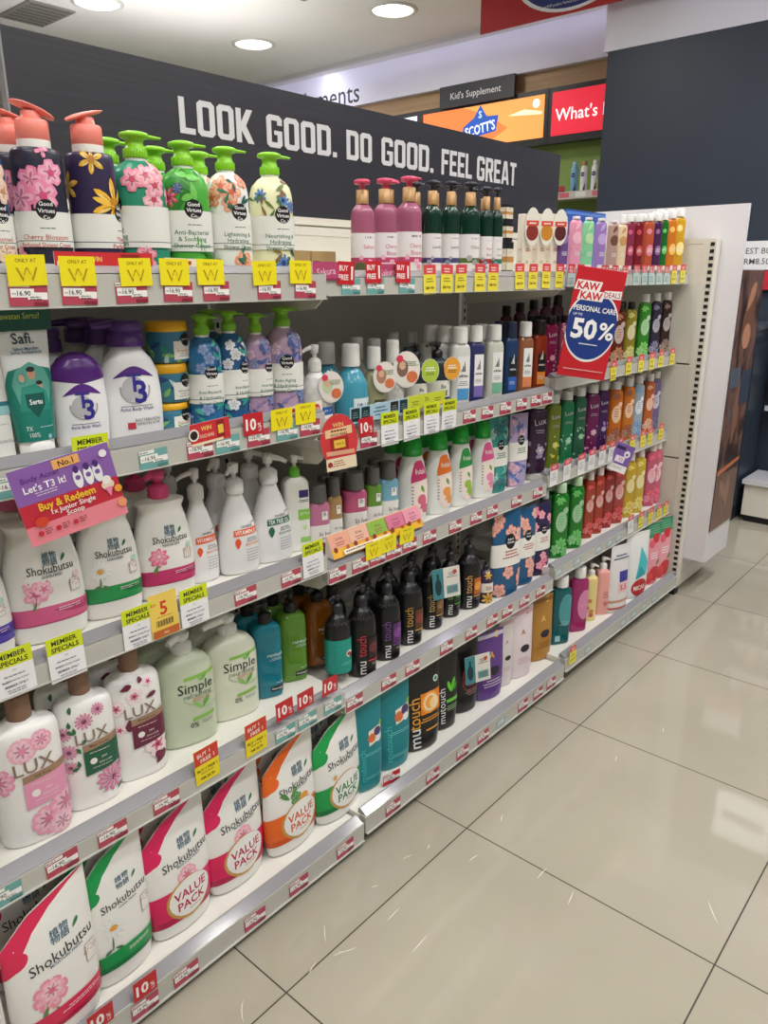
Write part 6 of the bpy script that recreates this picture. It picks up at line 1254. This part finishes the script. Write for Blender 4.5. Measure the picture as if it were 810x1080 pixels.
def f_win(D, mb, w, h):
    D.disc(0, .004, w*.5, M('D93A40'), 30, h*.5); D.rect(-w*.40, -h*.5, w*.42, -h*.27, M('F0DFC0')); D.disc(-w*.3, -h*.38, .006, M('A82A30')); D.lines(-.006, -h*.34, .03, 3, M('A85A3A'), .002, .005)
    D.text('WIN', 0, h*.34, .009, M('F6D27A'), .02); D.rect(-w*.36, h*.13, w*.36, h*.28, M('F2CFA0'), .004); D.lines(0, h*.215, w*.6, 1, M('8A3A1E'), .004); D.text('GOLD BARS', 0, h*.165, .0055, M('8A3A1E'), .02, width=w*.6)
    D.rect(-w*.24, -h*.13, w*.24, h*.10, M('A8261E')); D.rect(-w*.15, -h*.09, w*.15, h*.06, M('F2C84A')); D.text('999.9', 0, -h*.015, .006, M('9A6A1A'), .01)
    D.rect(-w*.38, -h*.22, w*.38, -h*.14, M('E8A88A'), -.003)
def f_oval(D, mb, w, h): f_win(D, mb, w, h)
p = hit(358, 467, 1, 1.118); mb = MB(); w_, h_ = .088, .118
mb.prism([(w_*.5*math.cos(2*PI*k/32), .004+h_*.5*math.sin(2*PI*k/32)) for k in range(32)], 1, 0, .0012, M('E8C9B0', .4))
f_win(Deco(mb, Flat(0), .00015, .00012), mb, w_, h_); o = mb.build('promotion_card'); o.matrix_world = Matrix.Translation(p) @ Matrix.Rotation(-.35, 4, 'Z') @ Matrix.Rotation(-.08, 4, 'Y')
tag(o, 'red oval promotion card with a gold bar hung at the near bay joint, second shelf', 'promotion card')
def f_strip(D, mb, w, h):
    D.rect(-w/2, -h/2, w/2, h/2, M('CF2F38')); D.text('WIN', -w*.10, h*.22, h*.2, M('F4D27A'), .02); D.text('GOLD BARS', -w*.10, -h*.12, h*.16, M('F6E2C0'), .01, width=w*.36)
    D.rect(w*.16, -h*.35, w*.36, h*.42, M('8E1F22')); D.rect(w*.19, -h*.18, w*.33, h*.22, M('F0C44A')); D.disc(-w*.42, 0, h*.28, M('EFE6DC')); D.disc(-w*.42, 0, h*.2, M('2A1A1E')); D.rect(-w/2, -h*.5, w*.3, -h*.38, M('F0DFC0'))
acard(112, 279, YF[1]+.012, .165, .036, 0, 'promotion_strip', 'red prize promotion strip standing behind the yellow tickets under the navy blossom bottle', 'promotion card', f_strip)
def f_cream(D, mb, w, h):
    D.rect(-w/2, -h/2, w/2, h/2, M('F0E6D6')); D.rect(-w*.45, h*.2, -w*.05, h*.38, M('B8343A')); D.lines(-w*.1, 0, w*.5, 2, M('8A6A5A'), .0018, .006); D.disc(w*.36, h*.1, h*.26, M('C83A3E')); D.text('-20', w*.36, h*.1, h*.2, M('F8E8D8'), .01)
    D.rect(-w*.3, -h*.5, w*.5, -h*.38, M('C8343A'))
acard(205, 284, YF[1]+.012, .115, .034, .02, 'promotion_strip', 'cream promotion strip with a red dot under the green leaf bottle on the top shelf', 'promotion card', f_cream)
acard(222, 455, YF[2]+.000-.0085, .088, .040, -.06, 'promotion_strip', 'red prize promotion strip on the second shelf under the blue leaf bottles', 'promotion card', f_strip)
acard(318, 437, YF[2]+.002, .12, .040, -.04, 'promotion_strip', 'cream promotion strip behind yellow tickets under the lilac bottles', 'promotion card', f_cream)
def f_pinkstrip(D, mb, w, h): D.rect(-w/2, -h/2, w/2, h/2, M('B84A72')); D.text('Sakura', 0, 0, h*.4, M('F2D0DC'), 0, .08); D.rect(-w/2, -h/2, w/2, -h*.38, M('8E2F56'))
acard(344, 286, YF[1]-.0035, .075, .036, 0, 'promotion_strip', 'plum pink shelf strip with cursive word at the left of the middle top shelf', 'promotion card', f_pinkstrip)
acard(409, 287, YF[1]+.004, .06, .034, 0, 'promotion_strip', 'plum pink shelf strip with cursive word under the second rose-pink bottle', 'promotion card', f_pinkstrip)
def f_info(D, mb, w, h):
    D.rect(-w/2, -h/2, w/2, h/2, M('A9C9DA')); n = 6
    for k, c in enumerate(('16323A', '16323A', None, None, '2A2220', '16323A')):
        x = -w/2+w*(k+.5)/n
        if c: D.rect(x-w*.07, -h*.4, x+w*.07, h*.42, M(c)); D.lines(x, h*.12, w*.1, 3, M('8AA8A8'), .0016, .005)
    D.lines(-w*.0, h*.2, w*.26, 3, M('3A5A7A'), .0022, .008)
acard(401, 433, YF[2]+.001, .20, .036, -.0, 'information_strip', 'pale blue information strip with dark cards on the middle second shelf', 'promotion card', f_info)
def f_yel(D, mb, w, h): D.rect(-w/2, -h/2, w/2, h/2, M('C8D23A')); D.text("5's", 0, h*.1, h*.3, M('4A5A14'), .02); D.lines(-w*.3, 0, w*.25, 3, M('5A6A1E'), .002, .006); D.lines(w*.3, 0, w*.25, 3, M('5A6A1E'), .002, .006); D.rect(w*.2, -h/2, w/2, -h*.2, M('E8D23A'))
acard(450, 422, YF[2]+.003, .15, .034, 0, 'information_strip', 'lime yellow strip under the white bottles with black pumps', 'promotion card', f_yel)
# fruit promotion tray in front of the square bottles
root = empty('promotion_tray', (1.15, YF[3]+.004, deck(2, 3)+.0168), 0, 'folded card tray with pink, green and orange panels before the square bottles', 'tray')
mb = MB(); L_ = .33; mb.prism([(0, .0), (.024, .052), (.026, .052), (.030, .0)], 0, 0, L_, M('EDE4D8', .5))
class Slope:
    def pt(s, x, z, off): return (x, .024*z/.052-off, z)
D = Deco(mb, Slope(), .0002, .0002)
D.rect(0, 0, L_, .022, M('EDB43E')); D.rect(0, .022, L_, .052, M('E8B08A'))
for k, c in enumerate(('E8A890', 'E8B8A0', '8EB84A', 'D87A9A', 'E89AB0')): D.rect(L_*k/5, .020, L_*(k+1)/5-.002, .051, M(c)); D.text('St Ives', L_*(k+.5)/5, .040, .006, M('7A3A3A'), .01); D.lines(L_*(k+.5)/5, .030, .04, 2, M('9A4A4A'), .0018, .005); D.disc(L_*(k+.2)/5, .018, .006, M('8A3A2A')); D.disc(L_*(k+.8)/5, .017, .005, M('C85A3A'))
D.rect(L_*.1, .004, L_*.6, .014, M('F4EDE0')); D.lines(L_*.12, .008, L_*.4, 1, M('8A6A4A'), .003, align='L'); mb.build('printed_tray', root)
# hanging sale sign
X0 = hit(624, 342, 1, 1.045)
root = empty('hanging_sale_sign', X0, 0, 'red and blue fifty percent sale sign hung at the far bay joint', 'sign')
mb = MB(); w, h = .148, .315; mb.box(-w/2, 0, -h/2, w/2, .003, h/2, M('C8202C', .35), .001); D = Deco(mb, Flat(0), .0004, .00025)
D.strip([(-w/2+w*k/24, -.005-.105*math.sqrt(max(0, 1-((k/12-1)*.93)**2)), -.005+.098*math.sqrt(max(0, 1-((k/12-1)*.93)**2))) for k in range(25)], M('EFEDEE', .4))
D.strip([(-w/2+w*k/24, -.005-.098*math.sqrt(max(0, 1-((k/12-1)*.97)**2)), -.005+.091*math.sqrt(max(0, 1-((k/12-1)*.97)**2))) for k in range(25)], M('1B3A86', .4))
for dx, z in ((-.034, .106), (-.020, .079)):
    D.poly([(dx-.040, z-.014), (dx+.036, z-.014), (dx+.042, z+.014), (dx-.034, z+.014)], M('F4F0EE', .4)); D.text('KAW', dx+.001, z, .021, M('CF2030', .4), .035, 0, width=.066)
D.poly([(.016, .076), (.070, .078), (.070, .102), (.018, .098)], M('F4F0EE', .4)); D.text('DEALS', .043, .0885, .015, M('B02030', .4), .01, .06, width=.048)
D.text('PERSONAL CARE', 0, .043, .0155, M('F4F4F4', .4), .02, width=.128); D.text('UP TO', -.048, .024, .007, M('F4F4F4', .4), .01)
D.text('50', -.020, -.014, .056, M('F6F6F6', .4), .035, width=.082); D.text('%', .047, -.014, .050, M('F6F6F6', .4), .02, width=.050)
D.rect(-.028, -.060, .028, -.057, M('D8DCE8', .4)); D.rect(-.06, -.136, .062, -.133, M('E0A0A4', .4))
s1 = mb.build('board', root)
mb = MB(); mb.tube([(0, .004, h/2-.03), (.01, .04, h/2-.015), (.02, .085, h/2-.01)], .002, M('D8D8DC', .3), 8); s2 = mb.build('plastic_arm', root)
root.matrix_world = Matrix.Translation(X0) @ Matrix.Rotation(-.80, 4, 'Z') @ Matrix.Rotation(.14, 4, 'Y')
def f_ptag(D, mb, w, h):
    D.rect(-w/2, -h*.24, w/2, h/2, M('7A5AA8')); D.rect(-w*.42, h*.28, w*.05, h*.40, M('2E1F4E')); D.disc(w*.22, h*.18, w*.16, M('E9E6F0')); D.disc(w*.22, h*.16, w*.06, M('4A3A6E')); D.rect(-w*.3, -h*.16, w*.2, h*.06, M('E8E2F0')); D.text('T3', -.0, -h*.05, .012, M('C8283E'), .02); D.lines(0, -h*.34, w*.7, 2, M('8A8AA0'), .0018, .005)
acard(655, 483, 1.125, .082, .105, .38, 'promotion_card', 'purple tilted promotion card hung on the far third shelf', 'promotion card', f_ptag, yaw=-.6)
def f_paper(D, mb, w, h):
    D.rect(-w/2, -h/2, -w*.1, h/2, M('3E8A96')); D.disc(-w*.3, -h*.1, w*.12, M('123A44'), 12, h*.28); D.rect(-w*.34, h*.16, -w*.26, h*.34, M('123A44')); D.lines(w*.22, h*.3, w*.4, 3, M('6A6A6A'), .002, .006); D.disc(w*.32, h*.32, w*.08, M('C8543A')); D.rect(w*.0, -h*.38, w*.42, -h*.1, M('8AB8BE'))
    for k in range(9): D.rect(w*.02+k*w*.042, -h*.34, w*.035+k*w*.042, -h*.14, M('2A3A40'))
for q, lb in ((QT4, 'white and teal paper tag on a black pump bottle of the fourth shelf'), (QT5, 'white and teal paper tag on a black refill pouch of the bottom shelf')):
    X, y, z, w0, d0, h0 = q
    yy = y-d0/2-.022; mb = MB(); w, h = .082, .090; mb.box(-w/2, 0, -h/2, w/2, .001, h/2, M('E9E6DE', .45)); f_paper(Deco(mb, Flat(0), .00015, .00012), mb, w, h)
    o = mb.build('paper_tag'); o.matrix_world = Matrix.Translation((X+.005, yy, z+h0*(.64 if q is QT4 else .62))) @ Matrix.Rotation(-.5, 4, 'Z') @ Matrix.Rotation(-.08, 4, 'Y'); tag(o, lb, 'tag')
for o in list(bpy.data.meshes):
    if o.users == 0: bpy.data.meshes.remove(o)
# ------------------------------------------------------------------ light, camera, colour
W = bpy.data.worlds.new('shop'); SC.world = W; W.use_nodes = True
W.node_tree.nodes['Background'].inputs[0].default_value = (1, .98, .96, 1); W.node_tree.nodes['Background'].inputs[1].default_value = .5
cam = bpy.data.cameras.new('camera'); co = bpy.data.objects.new('camera', cam); COL.objects.link(co)
cam.sensor_fit = 'VERTICAL'; cam.sensor_height = 36; cam.lens = CF/1080*36; cam.clip_start = .01
co.matrix_world = Matrix(((R2[0], U2[0], -FWD[0], EYE[0]), (R2[1], U2[1], -FWD[1], EYE[1]), (R2[2], U2[2], -FWD[2], EYE[2]), (0, 0, 0, 1)))
SC.camera = co
vs = SC.view_settings; vs.view_transform = 'Standard'; vs.look = 'None'; vs.gamma = 1; vs.use_curve_mapping = False; vs.exposure = -0.22
SC.cycles.use_denoising = True
SC.cycles.max_bounces = 8; SC.cycles.diffuse_bounces = 4; SC.cycles.glossy_bounces = 3; SC.cycles.transmission_bounces = 4
SC.cycles.sample_clamp_indirect = 4
